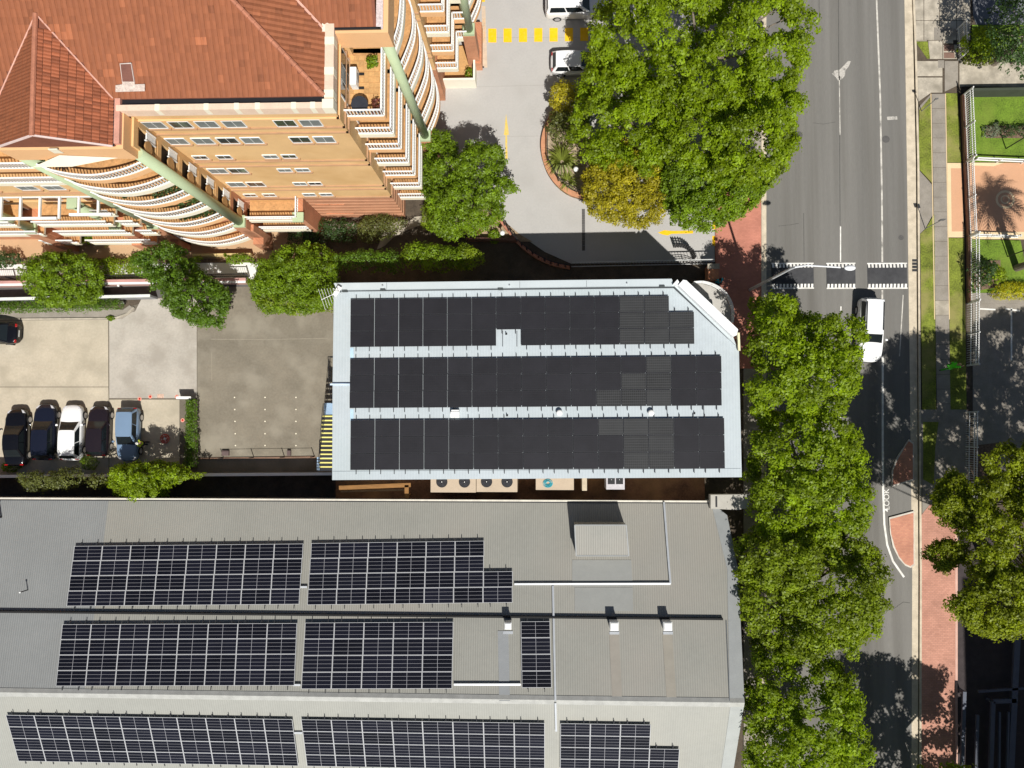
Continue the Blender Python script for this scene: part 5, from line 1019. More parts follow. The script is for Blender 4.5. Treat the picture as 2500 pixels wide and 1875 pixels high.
hedge('shrub', 'spiky light green agapanthus clump beside the garden tree', 'shrub', [(1030, 505), (1060, 482), (1085, 500), (1090, 540), (1060, 562), (1030, 545)], .4, 1.6, L_lime, .3, .18, 500, 31, zu=1.1, aspect=.2)
hedge('shrub', 'small dark round bush below the garden tree', 'shrub', [(1072, 550), (1100, 543), (1112, 558), (1100, 575), (1076, 572)], .3, 1.4, L_dark, .3, .1, 700, 32, zu=1)
hedge('shrub', 'silver grey leaved bush next to the pale soil bed', 'shrub', [(1128, 540), (1155, 533), (1165, 555), (1150, 575), (1130, 570)], .3, 1.2, L_grey, .25, .12, 700, 33, zu=.9, aspect=.25)
hedge('shrub', 'small leafy bush beside the globe lamp in the pale soil bed', 'shrub', [(1193, 565), (1212, 556), (1222, 578), (1208, 592), (1194, 585)], .2, 1.0, L_mid, .22, .12, 600, 34, zu=.8)
# planting along the courtyard
BG = 'small shrubs in the bed along the courtyard'
for i, (pts, m_, lb) in enumerate((([(-10, 610), (30, 612), (50, 640), (-10, 650)], L_deep, 'dark shrub in the courtyard bed at the left edge'), ([(215, 630), (262, 628), (268, 668), (225, 678)], L_mid, 'green shrub right of the round tree in the courtyard bed'),
    ([(262, 632), (305, 630), (312, 662), (268, 668)], L_lime, 'lighter shrub in the courtyard bed'), ([(300, 625), (330, 624), (345, 660), (305, 668)], L_lime, 'yellow green shrub just left of the diagonal tree'),
    ([(545, 622), (590, 618), (615, 630), (610, 640), (550, 636)], L_mid, 'low shrub strip above the right end of the white ramp'), ([(470, 625), (484, 622), (486, 634), (472, 636)], L_lime, 'tiny green plant right of the diagonal tree'))):
    hedge('shrub', lb, 'shrub', pts, .3, 1.5, m_, .28, .13, 450, 40 + i, BG, zu=1.2)
hedge('hedge', 'clipped hedge strip inside the courtyard behind the brick wall', 'hedge', [(183, 574), (270, 568), (343, 574), (340, 588), (185, 593)], .5, 1.4, L_mid, .3, .11, 600, 47, zu=1.2)
hedge('hedge', 'long clipped hedge along the north edge of the car park', 'hedge', [(-60, 736), (285, 728), (297, 740), (290, 752), (200, 757), (-60, 764)], .5, 1.2, L_dark, .3, .10, 800, 48, zu=1.0)
hedge('shrub', 'small weed growing on the kerb of the car park', 'plant', [(257, 775), (270, 770), (280, 778), (268, 783)], .05, .35, L_mid, .12, .1, 900, 49, zu=.2)
hedge('hedge', 'narrow bright hedge between the red dots and the dark asphalt', 'hedge', [(452, 975), (474, 975), (476, 1140), (450, 1140)], .5, 1.3, L_dark, .28, .11, 800, 50, zu=1.1)
hedge('shrub', 'spiky green tuft behind the black hatchback', 'plant', [(192, 1118), (215, 1112), (235, 1130), (228, 1145), (198, 1145)], .1, .9, L_mid, .2, .22, 500, 51, zu=.6, aspect=.12)
hedge('shrub', 'leafy tuft behind the leftmost parked car', 'plant', [(0, 1130), (30, 1126), (45, 1140), (30, 1150), (0, 1150)], .1, .9, L_mid, .2, .16, 500, 52, zu=.6, aspect=.3)
tree('garden_tree', 'bright green tree below the blue car, south of the car park wall', 'tree', [(258, 1150), (300, 1138), (360, 1135), (400, 1140), (440, 1148), (440, 1165), (400, 1185), (380, 1210), (320, 1225), (270, 1210), (255, 1180)], 2.5, 5.2, L_plane, .28, .15, 450, 53, BR=.6, tr=.12)
hedge('shrub', 'brownish olive shrub below the parked cars at far left', 'shrub', [(22, 1160), (60, 1150), (110, 1152), (115, 1180), (90, 1200), (40, 1198)], 2.2, 4.6, L_olive, .4, .14, 450, 54, zu=4.4)
hedge('shrub', 'olive green shrub right of the brownish one below the parked cars', 'shrub', [(105, 1155), (150, 1150), (182, 1155), (165, 1185), (130, 1200), (105, 1190)], 2.2, 4.6, L_olive, .4, .14, 450, 55, zu=4.4)
hedge('shrub', 'small dim shrub between the olive shrubs and the bright tree', 'shrub', [(200, 1162), (240, 1158), (250, 1180), (225, 1198), (203, 1185)], 2.0, 4.0, L_olive, .35, .13, 450, 56, zu=3.8)
hedge('shrub', 'thin branchy shrub on the wall right of the bright tree', 'shrub', [(440, 1155), (495, 1156), (480, 1168), (450, 1170)], 1.8, 2.8, L_lime, .22, .12, 400, 57, zu=2.6)
# planter by the driveway
hedge('shrub', 'golden green shrub at the corner of the white hatchback', 'shrub', [(1345, 200), (1375, 185), (1405, 200), (1410, 250), (1380, 262), (1345, 250)], 1.0, 3.6, L_gold, .4, .15, 500, 58, zu=3)
hedge('shrub', 'yellow green shrub above the flax plant in the brick planter', 'shrub', [(1345, 262), (1390, 258), (1412, 300), (1400, 345), (1360, 348), (1338, 310)], .8, 3.0, L_olive, .4, .15, 450, 59, zu=2.4)
hedge('shrub', 'dim green shrub behind the golden one beside the hatchback', 'shrub', [(1390, 215), (1440, 210), (1440, 300), (1410, 320), (1395, 260)], .8, 2.6, L_dark, .4, .15, 400, 60, zu=2.0)
def blades(name, label, x, y, z0, n, L, m, seed, w=.07, cat='plant', lift=.9, group=None):
    g = random.Random(seed); c = U(x, y, z0 + .2); t = thing(name, label, cat, (c[0], c[1], 0), group); b = MB()
    for k in range(n):
        a = g.uniform(0, 2 * math.pi); l = L * g.uniform(.6, 1.1); e = g.uniform(.25, lift); dx, dy = math.cos(a), math.sin(a); sx, sy = -dy * w / 2, dx * w / 2
        p0 = Vector((c[0], c[1], z0)); p1 = p0 + Vector((dx * l * .45, dy * l * .45, l * e)); p2 = p0 + Vector((dx * l, dy * l, l * e * .75)); s = Vector((sx, sy, 0))
        b.add([p0 - s * .6, p0 + s * .6, p1 + s, p1 - s, p2], [(0, 1, 2, 3), (3, 2, 4)])
    o = b.build('leaves', m, t); at = o.data.attributes.new('tint', 'FLOAT', 'POINT'); at.data.foreach_set('value', [g.random() for _ in range(len(o.data.vertices))])
    if z0 > .3: b = MB(); b.tube([(c[0], c[1], 0), (c[0], c[1], z0)], .09, 8); b.build('stem', bark, t)
    return t
blades('flax_plant', 'large strappy flax plant in the curved brick planter', 1372, 395, .1, 110, 1.55, L_blade, 3, .10); blades('flax_plant', 'smaller strappy flax plant next to the globe lamp in the brick planter', 1385, 445, .1, 60, 1.0, L_blade, 4, .08)
blades('yucca', 'blue green yucca rosette in the top right garden, left one', 2452, 138, .9, 46, .85, L_grey, 5, .09, group='yuccas in the top right garden'); blades('yucca', 'blue green yucca rosette in the top right garden, right one', 2487, 142, .9, 46, .8, L_grey, 6, .09, group='yuccas in the top right garden')
blades('red_cordyline', 'small reddish spiky plant in the pale soil bed', 1165, 566, .1, 40, .5, L_red, 7, .05)
blades('shrub', 'dark spiky plant on the curved top balcony', 100, 372, RT[6] - 1.0, 70, .9, L_deep, 8, .12); blades('shrub', 'brown feathery plant on the curved top balcony', 160, 388, RT[6] - 1.0, 60, 1.0, mat('brown_frond', (.10, .05, .03), var=.2, attr='tint', attr_amt=.3), 9, .12)
for i, (k, xa, xb, w_) in enumerate(((4, -24.6, -22.5, 'right end of the third'), (4, -26.6, -25.0, 'left end of the third'), (3, -24.2, -22.7, 'right end of the fourth'), (3, -26.4, -24.4, 'middle of the fourth'), (2, -25.4, -22.6, 'middle of the fifth'))):
    hedge('balcony_plant', 'leafy plants behind the curved white rail, ' + w_ + ' balcony from the top', 'plant', [(xa, 14.35), (xb, 14.7), (xb, 15.5), (xa, 15.4)], RT[k] - .9, RT[k] + .1, L_deep, .22, .12, 500, 70 + i, 'plants on the curved balconies', world=True)
hedge('balcony_plant', 'potted green shrub in the corner of the top terrace', 'plant', [(-9.9, 20.1), (-9.4, 20.1), (-9.4, 20.6), (-9.9, 20.6)], tz + .2, tz + 1.0, L_mid, .2, .12, 600, 77, world=True)
hedge('balcony_plant', 'reddish brown plants beside the round table on the top terrace', 'plant', [(-9.6, 17.5), (-9.1, 17.5), (-9.1, 18.2), (-9.6, 18.2)], tz + .1, tz + .8, L_red, .2, .12, 400, 78, world=True)
hedge('balcony_plant', 'green plants in the corner of the ivory walled ground terrace', 'plant', [(gx[0] - .7, gw[1] + .1), (gx[0] - .1, gw[1] + .1), (gx[0] - .1, gw[1] + 1.0), (gx[0] - .6, gw[1] + .9)], .5, 1.4, L_mid, .22, .12, 500, 79, world=True)
# right side
GG = 'gum trees on the right side of the road'
GK = dict(group=GG, r=.36, leaf=.16, per=480, low=.3, bd=.74, limbs=10)
tree('gum_tree', 'gum tree leaning over the footpath where brick paving starts', 'tree', [(2318, 1180), (2345, 1160), (2362, 1175), (2368, 1220), (2362, 1270), (2340, 1290), (2312, 1255), (2300, 1225)], 9.6, 11.6, L_euc, .36, .15, 520, 81, GG, tr=.10, base=(32.9, -5.2), BR=.6, low=.5, limbs=5)
tree('gum_tree', 'small gum sprig crown low over the brick footpath edge', 'tree', [(2272, 1350), (2300, 1330), (2345, 1330), (2358, 1350), (2340, 1375), (2315, 1400), (2295, 1375)], 9.6, 11.2, L_euc, .3, .14, 520, 82, GG, tr=.08, base=(32.9, -10.2), BR=.5, low=.4, limbs=5)
tree('gum_tree', 'large gum tree with sunlit olive crown over the dark yard', 'tree', [(2385, 1190), (2430, 1175), (2470, 1190), (2440, 1230), (2460, 1270), (2475, 1330), (2470, 1400), (2440, 1430), (2400, 1410), (2370, 1340), (2380, 1260)], 10.6, 13.4, L_euc, seed=83, tr=.2, base=(33.6, -11.5), BR=1.0, **GK)
tree('gum_tree', 'gum tree with the brightest yellow green crown above the dark roof', 'tree', [(2345, 1470), (2400, 1440), (2450, 1400), (2500, 1400), (2600, 1430), (2620, 1540), (2500, 1545), (2440, 1560), (2400, 1540), (2350, 1500)], 12.4, 14.2, L_euc, seed=84, tr=.2, base=(36, -14.5), BR=1.0, **GK)
tree('gum_tree', 'gum tree crown at the right edge above the fence panels', 'tree', [(2425, 1120), (2460, 1100), (2560, 1080), (2640, 1180), (2580, 1270), (2500, 1260), (2470, 1210), (2440, 1160)], 10.6, 13.4, L_euc, seed=85, tr=.2, base=(37.5, -6), BR=1.0, **GK)
GK['leaf'] = .20; GK['per'] = 260; GK['r'] = .36; GK['bd'] = .76; GK['low'] = .2
tree('gum_tree', 'tall gum tree off the right edge shading the road and parking lot', 'tree', [(2520, 1120), (2640, 1070), (2800, 1090), (2860, 1220), (2820, 1400), (2680, 1440), (2540, 1380), (2500, 1260)], 11, 14, L_euc, seed=86, tr=.25, BR=1.3, **GK)
tree('gum_tree', 'gum tree off the right edge whose shade covers the parking bays', 'tree', [(2760, 1040), (2900, 1000), (3050, 1050), (3060, 1300), (2950, 1600), (2800, 1560), (2790, 1300)], 11, 14, L_euc, seed=87, tr=.25, BR=1.3, **GK)
tree('gum_tree', 'gum tree far off the right edge in line with the footpath trees', 'tree', [(2560, 1400), (2700, 1440), (2820, 1430), (2850, 1560), (2700, 1620), (2580, 1560)], 11, 14, L_euc, seed=88, tr=.25, BR=1.3, **GK)
hedge('shrub', 'lime green leafy shrub in the top right garden beside the white fence', 'shrub', [(2385, 60), (2410, 50), (2440, 62), (2443, 100), (2435, 120), (2400, 125), (2375, 95)], .8, 3.6, L_plane, .4, .17, 420, 90, zu=3)
hedge('shrub', 'gold tinted shrub at the foot of the white fence in the top right garden', 'shrub', [(2360, 128), (2385, 118), (2425, 122), (2432, 145), (2400, 152), (2362, 150)], .3, 1.4, L_olive, .3, .13, 500, 91, zu=1.1)
tree('dark_tree', 'very dark tree at the top right corner of the picture', 'tree', [(2462, -20), (2560, -60), (2680, 20), (2640, 130), (2540, 150), (2480, 120), (2455, 60)], 4, 9, L_deep, .8, .18, 260, 92, tr=.2)
hedge('shrub', 'white flowering rose bushes in the bed of the right lawn', 'shrub', [(2408, 305), (2436, 300), (2440, 330), (2410, 334)], .2, .9, L_grey, .2, .09, 600, 93, zu=.7); hedge('shrub', 'green bushes in the bed of the right lawn, at the picture edge', 'shrub', [(2442, 305), (2500, 300), (2540, 310), (2535, 328), (2450, 328)], .2, 1.3, L_deep, .25, .1, 500, 94, zu=.8)
hedge('hedge', 'vivid yellow flowering hedge at the right edge', 'hedge', [(2440, 695), (2470, 688), (2640, 690), (2640, 728), (2440, 728), (2425, 718)], .3, 1.1, L_yel, .28, .09, 900, 95, zu=.9)
hedge('shrub', 'yellow green broad leaved shrub above the vivid yellow hedge', 'shrub', [(2405, 650), (2425, 648), (2450, 655), (2465, 680), (2430, 690), (2412, 675)], .5, 2.4, L_lime, .3, .2, 300, 96, zu=1.4)
hedge('shrub', 'dark leafy shrub casting shade left of the yellow green shrub', 'shrub', [(2376, 642), (2415, 632), (2428, 655), (2405, 700), (2378, 712)], .5, 3.0, L_deep, .3, .13, 400, 97, zu=1.6)
# palm: trunk, arching fronds
pb = U(2480, 655, 0); pt = thing('palm_tree', 'palm tree at the right edge throwing its star shaped shadow on the orange court', 'tree', (pb[0], pb[1], 0)); b = MB(); b.tube([(pb[0], pb[1], 0), (pb[0], pb[1], 4.5), (pb[0] + .1, pb[1], 8.6)], [.28, .22, .2], 10); b.build('trunk', bark, pt)
g = random.Random(8)
for k in range(34):
    a = 2 * math.pi * k / 34 + g.uniform(-.15, .15); l = g.uniform(1.9, 2.7); e = g.uniform(-.1, .6); b = MB(); prev = Vector((pb[0] + .1, pb[1], 8.6)); spine = [prev]
    for q in range(1, 8): f = q / 7; spine.append(Vector((pb[0] + .1 + math.cos(a) * l * f, pb[1] + math.sin(a) * l * f, 8.6 + l * (e * f - .75 * f * f))))
    b.tube(spine, [.03 - .003 * i for i in range(8)], 4); sd = Vector((-math.sin(a), math.cos(a), 0))
    for i in range(1, 8):
        for s_ in (-1, 1):
            for h in (0, .5):
                p = spine[i - 1].lerp(spine[i], h); w_ = .55 * math.sin(math.pi * (.12 + .8 * (i - 1 + h) / 7)); e_ = p + sd * s_ * w_ + (spine[i] - spine[i - 1]) * 1.1 - Vector((0, 0, .14)); t_ = (spine[i] - spine[i - 1]).normalized() * .07
                b.add([p - t_, p + t_, e_], [(0, 1, 2)])
    o = b.build('frond', L_deep, pt)
print('leaves', NLEAF)
# ================================================================== VEHICLES
tyre = mat('tyre', (.02, .02, .02), rough=.9, var=.1); rim = mat('alloy_rim', (.5, .5, .52), rough=.3, metal=.7, var=.05); cglass = mat('car_glass', (.012, .016, .018), rough=.06, spec=.45, var=.1)
lampw = mat('lamp_clear', (.6, .6, .62), rough=.1, var=.05); lampr = mat('lamp_red', (.35, .01, .01), rough=.2, var=.05); trim = mat('black_trim', (.02, .02, .02), rough=.6)
def paint(n, c, r=.3): return mat(n, c, rough=r, var=.02, coat=.35, spec=.35)
def car(name, label, cat, x, y, heading, L=4.4, W_=1.78, Hh=1.5, col=None, kind='hatch', rails=False, group=None, glass=None):
    """front along +X before it is turned; lofted body, glazed cabin, wheels"""
    t = thing(name, label, cat, (0, 0, 0), group); k = Hh / 1.5; hw = W_ / 2
    st = {'hatch': [(-.5, .50, .76), (-.49, .72, .88), (-.465, .86, .96), (-.42, .95, 1.0), (-.25, 1, .99), (0, 1, .98), (.18, .99, .96), (.30, .97, .90), (.38, .93, .84), (.44, .84, .78), (.475, .70, .70), (.495, .46, .62), (.5, .30, .56)],
          'suv': [(-.5, .62, .88), (-.492, .80, .98), (-.47, .92, 1.03), (-.42, .97, 1.05), (-.25, 1, 1.05), (0, 1, 1.04), (.18, 1, 1.03), (.30, .98, 1.0), (.40, .93, .95), (.45, .83, .88), (.48, .68, .78), (.495, .48, .70), (.5, .34, .64)],
          'sedan': [(-.5, .50, .74), (-.49, .72, .86), (-.465, .86, .93), (-.40, .95, .98), (-.25, 1, .98), (0, 1, .97), (.18, .99, .95), (.30, .97, .89), (.38, .93, .84), (.44, .84, .78), (.475, .70, .70), (.495, .46, .62), (.5, .30, .56)]}[kind]
    prof = [(0, 0.035), (.45, .03), (.80, 0.0), (.93, -.05), (.99, -.2), (1.0, -.42), (.97, None), (.90, None)]
    vs = []; n = 2 * len(prof) - 1
    for s, wf, zt in st:
        zt *= k; row = []
        for i, (yf, dz) in enumerate(prof):
            z = zt + dz * k if dz is not None else (.30 if i == 6 else .20); z = max(z, .2) if i < 6 else z
            row.append((s * L, yf * hw * wf, z))
        row = row[::-1] + [(p[0], -p[1], p[2]) for p in row[1:]]; vs += row
    fs = [(i * n + j, i * n + j + 1, (i + 1) * n + j + 1, (i + 1) * n + j) for i in range(len(st) - 1) for j in range(n - 1)]
    fs += [(i * n, (i + 1) * n, (i + 1) * n + n - 1, i * n + n - 1) for i in range(len(st) - 1)]; fs += [tuple(range(n)), tuple(range((len(st) - 1) * n, len(st) * n))[::-1]]
    b = MB(); b.add(vs, fs); body = b.build('body', col, t, smooth=True, recentre=False); sb = body.modifiers.new('smooth', 'SUBSURF'); sb.levels = 1; sb.render_levels = 2
    bz = {'hatch': .93, 'suv': 1.0, 'sedan': .92}[kind] * k; rz = Hh
    xb, xr, xf, xt = {'hatch': (-.475, -.40, .20, .03), 'suv': (-.485, -.45, .21, .07), 'sedan': (-.36, -.20, .21, .04)}[kind]
    xb *= L; xr *= L; xf *= L; xt *= L; wb = hw * .91; wr = hw * .70
    B = [(xb, -wb, bz), (xf, -wb * .97, bz), (xf, wb * .97, bz), (xb, wb, bz)]; T = [(xr, -wr, rz - .05), (xt, -wr, rz - .05), (xt, wr, rz - .05), (xr, wr, rz - .05)]
    b = MB(); b.add(B + T, [(0, 1, 5, 4), (1, 2, 6, 5), (2, 3, 7, 6), (3, 0, 4, 7), (4, 5, 6, 7)]); b.build('pillars', col, t, recentre=False, bevel=.03)
    def pane(nm, q, u0, u1, v0, v1, push=.015):
        a, c, d, e = [Vector(p) for p in q]; f = lambda u, v: a.lerp(c, u).lerp(e.lerp(d, u), v); nrm = (c - a).cross(e - a).normalized(); nrm = nrm if (nrm.dot(Vector(((a + d) / 2)) - Vector((0, 0, .8))) > 0) else -nrm
        p = [f(u0, v0) + nrm * push, f(u1, v0) + nrm * push, f(u1, v1) + nrm * push, f(u0, v1) + nrm * push]; b = MB(); b.slab(p, .01); return b.build(nm, glass or cglass, t, recentre=False)
    pane('windscreen', (B[1], B[2], T[2], T[1]), .05, .95, .05, .95); pane('rear_window', (B[0], B[3], T[3], T[0]), .08, .92, .15, .92)
    pane('side_window', (B[0], B[1], T[1], T[0]), .07, .46, .1, .9); pane('side_window', (B[0], B[1], T[1], T[0]), .49, .90, .1, .9); pane('side_window', (B[3], B[2], T[2], T[3]), .07, .46, .1, .9); pane('side_window', (B[3], B[2], T[2], T[3]), .49, .90, .1, .9)
    b = MB(); m_ = 6
    rows = []
    for i in range(m_ + 1):
        u = i / m_; xx = xr - .04 + (xt - xr + .10) * u
        for j in range(7): v = j / 6 * 2 - 1; rows.append((xx, v * (wr + .03) * (1 - .06 * abs(2 * u - 1) ** 3), rz - .03 - .045 * v * v - .03 * (2 * u - 1) ** 2 + .02))
    b.add(rows, [(i * 7 + j, (i + 1) * 7 + j, (i + 1) * 7 + j + 1, i * 7 + j + 1) for i in range(m_) for j in range(6)]); b.add([(p[0], p[1], p[2] - .05) for p in rows], [(i * 7 + j, i * 7 + j + 1, (i + 1) * 7 + j + 1, (i + 1) * 7 + j) for i in range(m_) for j in range(6)])
    b.build('roof', col, t, smooth=True, recentre=False)
    if rails:
        for s_ in (-1, 1): b = MB(); b.bar((xr + .15, s_ * (wr - .04), rz + .03), (xt - .25, s_ * (wr - .04), rz + .03), .05, .04); b.build('roof_rail', trim, t, recentre=False)
    for sx in (-.31, .31):
        for s_ in (-1, 1):
            b = MB(); b.tube([(sx * L, s_ * (hw - .20), .33), (sx * L, s_ * (hw + .005), .33)], .33, 20); w = b.build('wheel', tyre, t, recentre=False)
            b = MB(); b.tube([(sx * L, s_ * (hw - .02), .33), (sx * L, s_ * (hw + .015), .33)], .22, 16); b.build('rim', rim, w, recentre=False)
    for s_ in (-1, 1):
        b = MB(); b.add([(.425 * L, s_ * hw * .62, .74 * k), (.425 * L, s_ * hw * .80, .70 * k), (.465 * L, s_ * hw * .66, .66 * k), (.480 * L, s_ * hw * .46, .68 * k), (.425 * L, s_ * hw * .62, .80 * k * (1.1 if kind == 'suv' else 1)), (.425 * L, s_ * hw * .83, .76 * k * (1.1 if kind == 'suv' else 1)), (.468 * L, s_ * hw * .68, .73 * k * (1.1 if kind == 'suv' else 1)), (.485 * L, s_ * hw * .46, .73 * k * (1.08 if kind == 'suv' else 1))], [(0, 1, 2, 3), (4, 5, 6, 7), (0, 1, 5, 4), (1, 2, 6, 5), (2, 3, 7, 6), (3, 0, 4, 7)]); b.build('headlight', lampw, t, recentre=False, bevel=.02)
        b = MB(); b.box(-.488 * L, -.462 * L, s_ * hw * .70 - .13, s_ * hw * .70 + .13, .80 * k, .96 * k); b.build('tail_light', lampr, t, recentre=False, bevel=.02)
        b = MB(); b.box(xf - .35, xf - .2, s_ * (hw + .02), s_ * (hw + .2), bz + .02, bz + .15); b.build('wing_mirror', col, t, recentre=False, bevel=.03)
    b = MB(); b.box(-.5 * L - .01, -.49 * L, -.26, .26, .55, .66); b.build('number_plate', white_mt, t, recentre=False); b = MB(); b.box(.49 * L, .505 * L, -.4, .4, .34, .5); b.build('grille', trim, t, recentre=False)
    t.location = (x, y, 0.012); t.rotation_euler = (0, 0, heading); return t
wht = paint('white_car_paint', (.80, .80, .79)); blk = paint('black_car_paint', (.005, .005, .007), .22); navy = paint('navy_car_paint', (.009, .011, .022), .22); blu = paint('blue_car_paint', (.17, .25, .36), .25); plum = paint('plum_car_paint', (.016, .011, .014), .22)
def cp(x, y, h=.75): return U(x, y, h)[:2]
CG = 'cars parked side by side in the car park'
car('parked_car', 'black sedan at the left end of the parked row, nose towards the courtyard', 'car', *cp(38, 1068), R_(91), 4.5, 1.78, 1.45, blk, 'sedan', group=CG)
car('parked_car', 'dark navy estate car second from the left in the parked row', 'car', *cp(108, 1055), R_(90), 4.4, 1.78, 1.48, navy, 'hatch', group=CG)
car('parked_car', 'white hatchback in the middle of the parked row', 'car', *cp(173, 1056), R_(90), 4.35, 1.80, 1.45, wht, 'hatch', group=CG)
car('parked_car', 'small black hatchback with dark violet roof between the white and blue cars', 'car', *cp(240, 1052), R_(90), 3.95, 1.72, 1.48, plum, 'hatch', group=CG)
car('parked_car', 'pale blue hatchback at the right end of the parked row, tail towards the courtyard', 'car', *cp(312, 1060), R_(-90), 4.2, 1.76, 1.52, blu, 'hatch', group=CG)
car('parked_car', 'black car with red tail light entering from the left edge of the car park', 'car', *cp(-22, 812), R_(178), 4.4, 1.78, 1.45, blk, 'sedan')
car('white_wagon', 'white wagon with black roof rails driving on the road past the speed cushions', 'car', *cp(2124, 806), R_(-93), 4.85, 1.88, 1.72, wht, 'suv', rails=True)
car('parked_van', 'white people carrier parked at the top edge beside the plane tree', 'van', *cp(1408, 12), R_(0), 4.9, 1.9, 1.8, wht, 'suv')
car('parked_car', 'white hatchback parked under the plane tree below the yellow bars', 'car', *cp(1412, 152), R_(0), 4.3, 1.78, 1.5, wht, 'hatch')
# ================================================================== FENCES, WALLS, LAMPS
def picket_fence(name, label, pts, h, m, sp=.12, rail_z=None, group=None, base=0, post=2.4, pw=.03, cat='fence', wall=None):
    P = [Vector((*p, base)) if len(p) == 2 else Vector(p) for p in pts]; t = thing(name, label, cat, tuple(P[0]), group); first = None; fp_ = None
    if wall:
        for a, c in zip(P, P[1:]): b = MB(); b.bar(a + Vector((0, 0, wall[0] / 2 - base * 0)), c + Vector((0, 0, wall[0] / 2)), wall[1], wall[0]); b.build('brick_plinth', wall[2], t)
    z0 = wall[0] if wall else 0
    for a, c in zip(P, P[1:]):
        L = (c - a).length
        for z in (rail_z or (z0 + .12, h - .12)): b = MB(); b.bar(a + Vector((0, 0, z)), c + Vector((0, 0, z)), .05, .05); b.build('rail', m, t)
        n = max(1, int(L / sp))
        for i in range(n):
            q = a.lerp(c, (i + .5) / n)
            if first is None: b = MB(); b.box(q.x - pw / 2, q.x + pw / 2, q.y - pw / 2, q.y + pw / 2, q.z + z0 + .04, q.z + h); first = b.build('picket', m, t); off = Vector(WL[first.name]) - q
            else: o = bpy.data.objects.new('picket', first.data); COL.objects.link(o); o.parent = t; o.location = q + off - Vector(WL[t.name]); WL[o.name] = np.array(q)
    tot = [P[0]]
    for a, c in zip(P, P[1:]):
        n = max(1, round((c - a).length / post))
        for i in range(1, n + 1): tot.append(a.lerp(c, i / n))
    for q in tot: b = MB(); b.box(q.x - .04, q.x + .04, q.y - .04, q.y + .04, q.z, q.z + h + .06); b.build('post', m, t)
    return t
wallb = brickmat('fence_brick', (.30, .15, .09), (.25, .12, .08), (.3, .22, .16))
ww = (.45, .24, wallb)
FG = 'white picket fences along the right footpath'
picket_fence('picket_fence', 'white picket fence between the verge and the rose lawn', [G(2346, 236), G(2353, 398)], 1.85, white_mt, .17, (.6, 1.35, 1.75), FG, wall=ww)
picket_fence('picket_fence', 'white picket fence in front of the orange court', [G(2353, 400), G(2361, 578)], 1.5, white_mt, .15, (.55, 1.2, 1.45), FG, wall=ww)
picket_fence('picket_fence', 'white picket fence along the lawn with the yellow hedge', [G(2361, 580), G(2362, 740)], 1.85, white_mt, .17, (.6, 1.35, 1.75), FG, wall=ww)
picket_fence('picket_fence', 'white picket fence half in tree shade beside the parking lot', [G(2361, 742), G(2360, 893)], 1.85, white_mt, .17, (.6, 1.35, 1.75), FG)
picket_fence('picket_fence', 'white picket fence in deep shade right of the brick island', [G(2357, 1006), G(2355, 1260)], 1.85, white_mt, .17, (.6, 1.35, 1.75), FG)
picket_fence('picket_fence', 'short white picket fence beside the top right garden', [G(2334, 74), G(2338, 148)], 1.7, white_mt, .16, (.4, 1.2, 1.6), FG)
t = thing('front_gate', 'white double rail gate frame running along the edge of the orange court', 'gate', (*G(2420, 397), 0))
for z in (.5, .95): b = MB(); b.bar((*G(2372, 395), z), (*G(2540, 402), z), .08, .08); b.build('rail', white_mt, t)
for x in (2372, 2430, 2490): b = MB(); c = G(x, 396 + (x - 2372) * .04); b.box(c[0] - .04, c[0] + .04, c[1] - .04, c[1] + .04, 0, 1.0); b.build('post', white_mt, t)
t = thing('handrail', 'white rail with posts between the orange court and the lower lawn', 'railing', (*G(2420, 575), 0))
for z in (.3, .8): b = MB(); b.bar((*G(2366, 578), z), (*G(2480, 582), z), .07, .07); b.build('rail', white_mt, t)
for x in (2368, 2405, 2440, 2478): c = G(x, 579); b = MB(); b.box(c[0] - .04, c[0] + .04, c[1] - .04, c[1] + .04, 0, .85); b.build('post', white_mt, t)
# green hedge wall edge that throws the dark band on the rose lawn
t = tag(MB().box(G(2350, 232)[0], 70, G(2350, 236)[1] - .1, G(2350, 236)[1] + .1, 0, 1.4).build('boundary_wall', mat('dark_fence', (.05, .06, .04))), 'dark boundary fence between the house drive and the rose lawn', 'fence')
# lamps on lawns
def bollard_lamp(label, x, y, h, r=.16, name='globe_lamp', group='white globe lamps', m=black_mt):
    c = G(x, y); t = thing(name, label, 'lamp', (*c, 0), group); b = MB(); b.tube([(*c, 0), (*c, h)], .045, 8); b.build('post', m, t)
    b = MB(); b.ball((*c, h + r * .8), r, 16, 10); b.build('globe', white_mt, t, smooth=True); b = MB(); b.tube([(*c, h - .03), (*c, h + .04)], r * .5, 10); b.build('collar', m, t); return t
bollard_lamp('white globe lamp in the curved brick planter beside the flax', 1404, 428, 1.4, .20); bollard_lamp('white globe lamp in the pale soil bed beside the curved fence', 1229, 580, 1.4, .20)
bollard_lamp('white globe lamp at the rounded end of the long hedge', 306, 742, .35, .12); bollard_lamp('black garden lamp post on the rose lawn at the right edge', 2454, 364, 3.2, .17); bollard_lamp('black garden lamp post on the lower lawn at the right edge', 2458, 627, 3.2, .17)
bollard_lamp('small white globe lamp on the brick wall above the lane', 298, 700, .5, .1)
# street light
c = G(1830, 708); t = thing('street_light', 'grey street light whose long arm reaches over the speed cushions', 'street light', (*c, 0)); tipx = U(1942, 652, 10.6)
b = MB(); b.tube([(*c, 0), (tipx[0] - .15, tipx[1], 9.9), tipx, U(1970, 648, 10.9), U(2022, 651, 11.1), U(2052, 653, 11.15)], [.12, .08, .07, .06, .05, .05], 10); b.build('pole_and_arm', mat('pale_steel', (.72, .73, .74), rough=.4), t)
b = MB(); h = U(2075, 654, 11.15); b.ball(h, .34, 14, 8, sc=(1.1, .55, .35)); b.build('lamp_head', mat('pale_steel', (.72, .73, .74)), t, smooth=True)
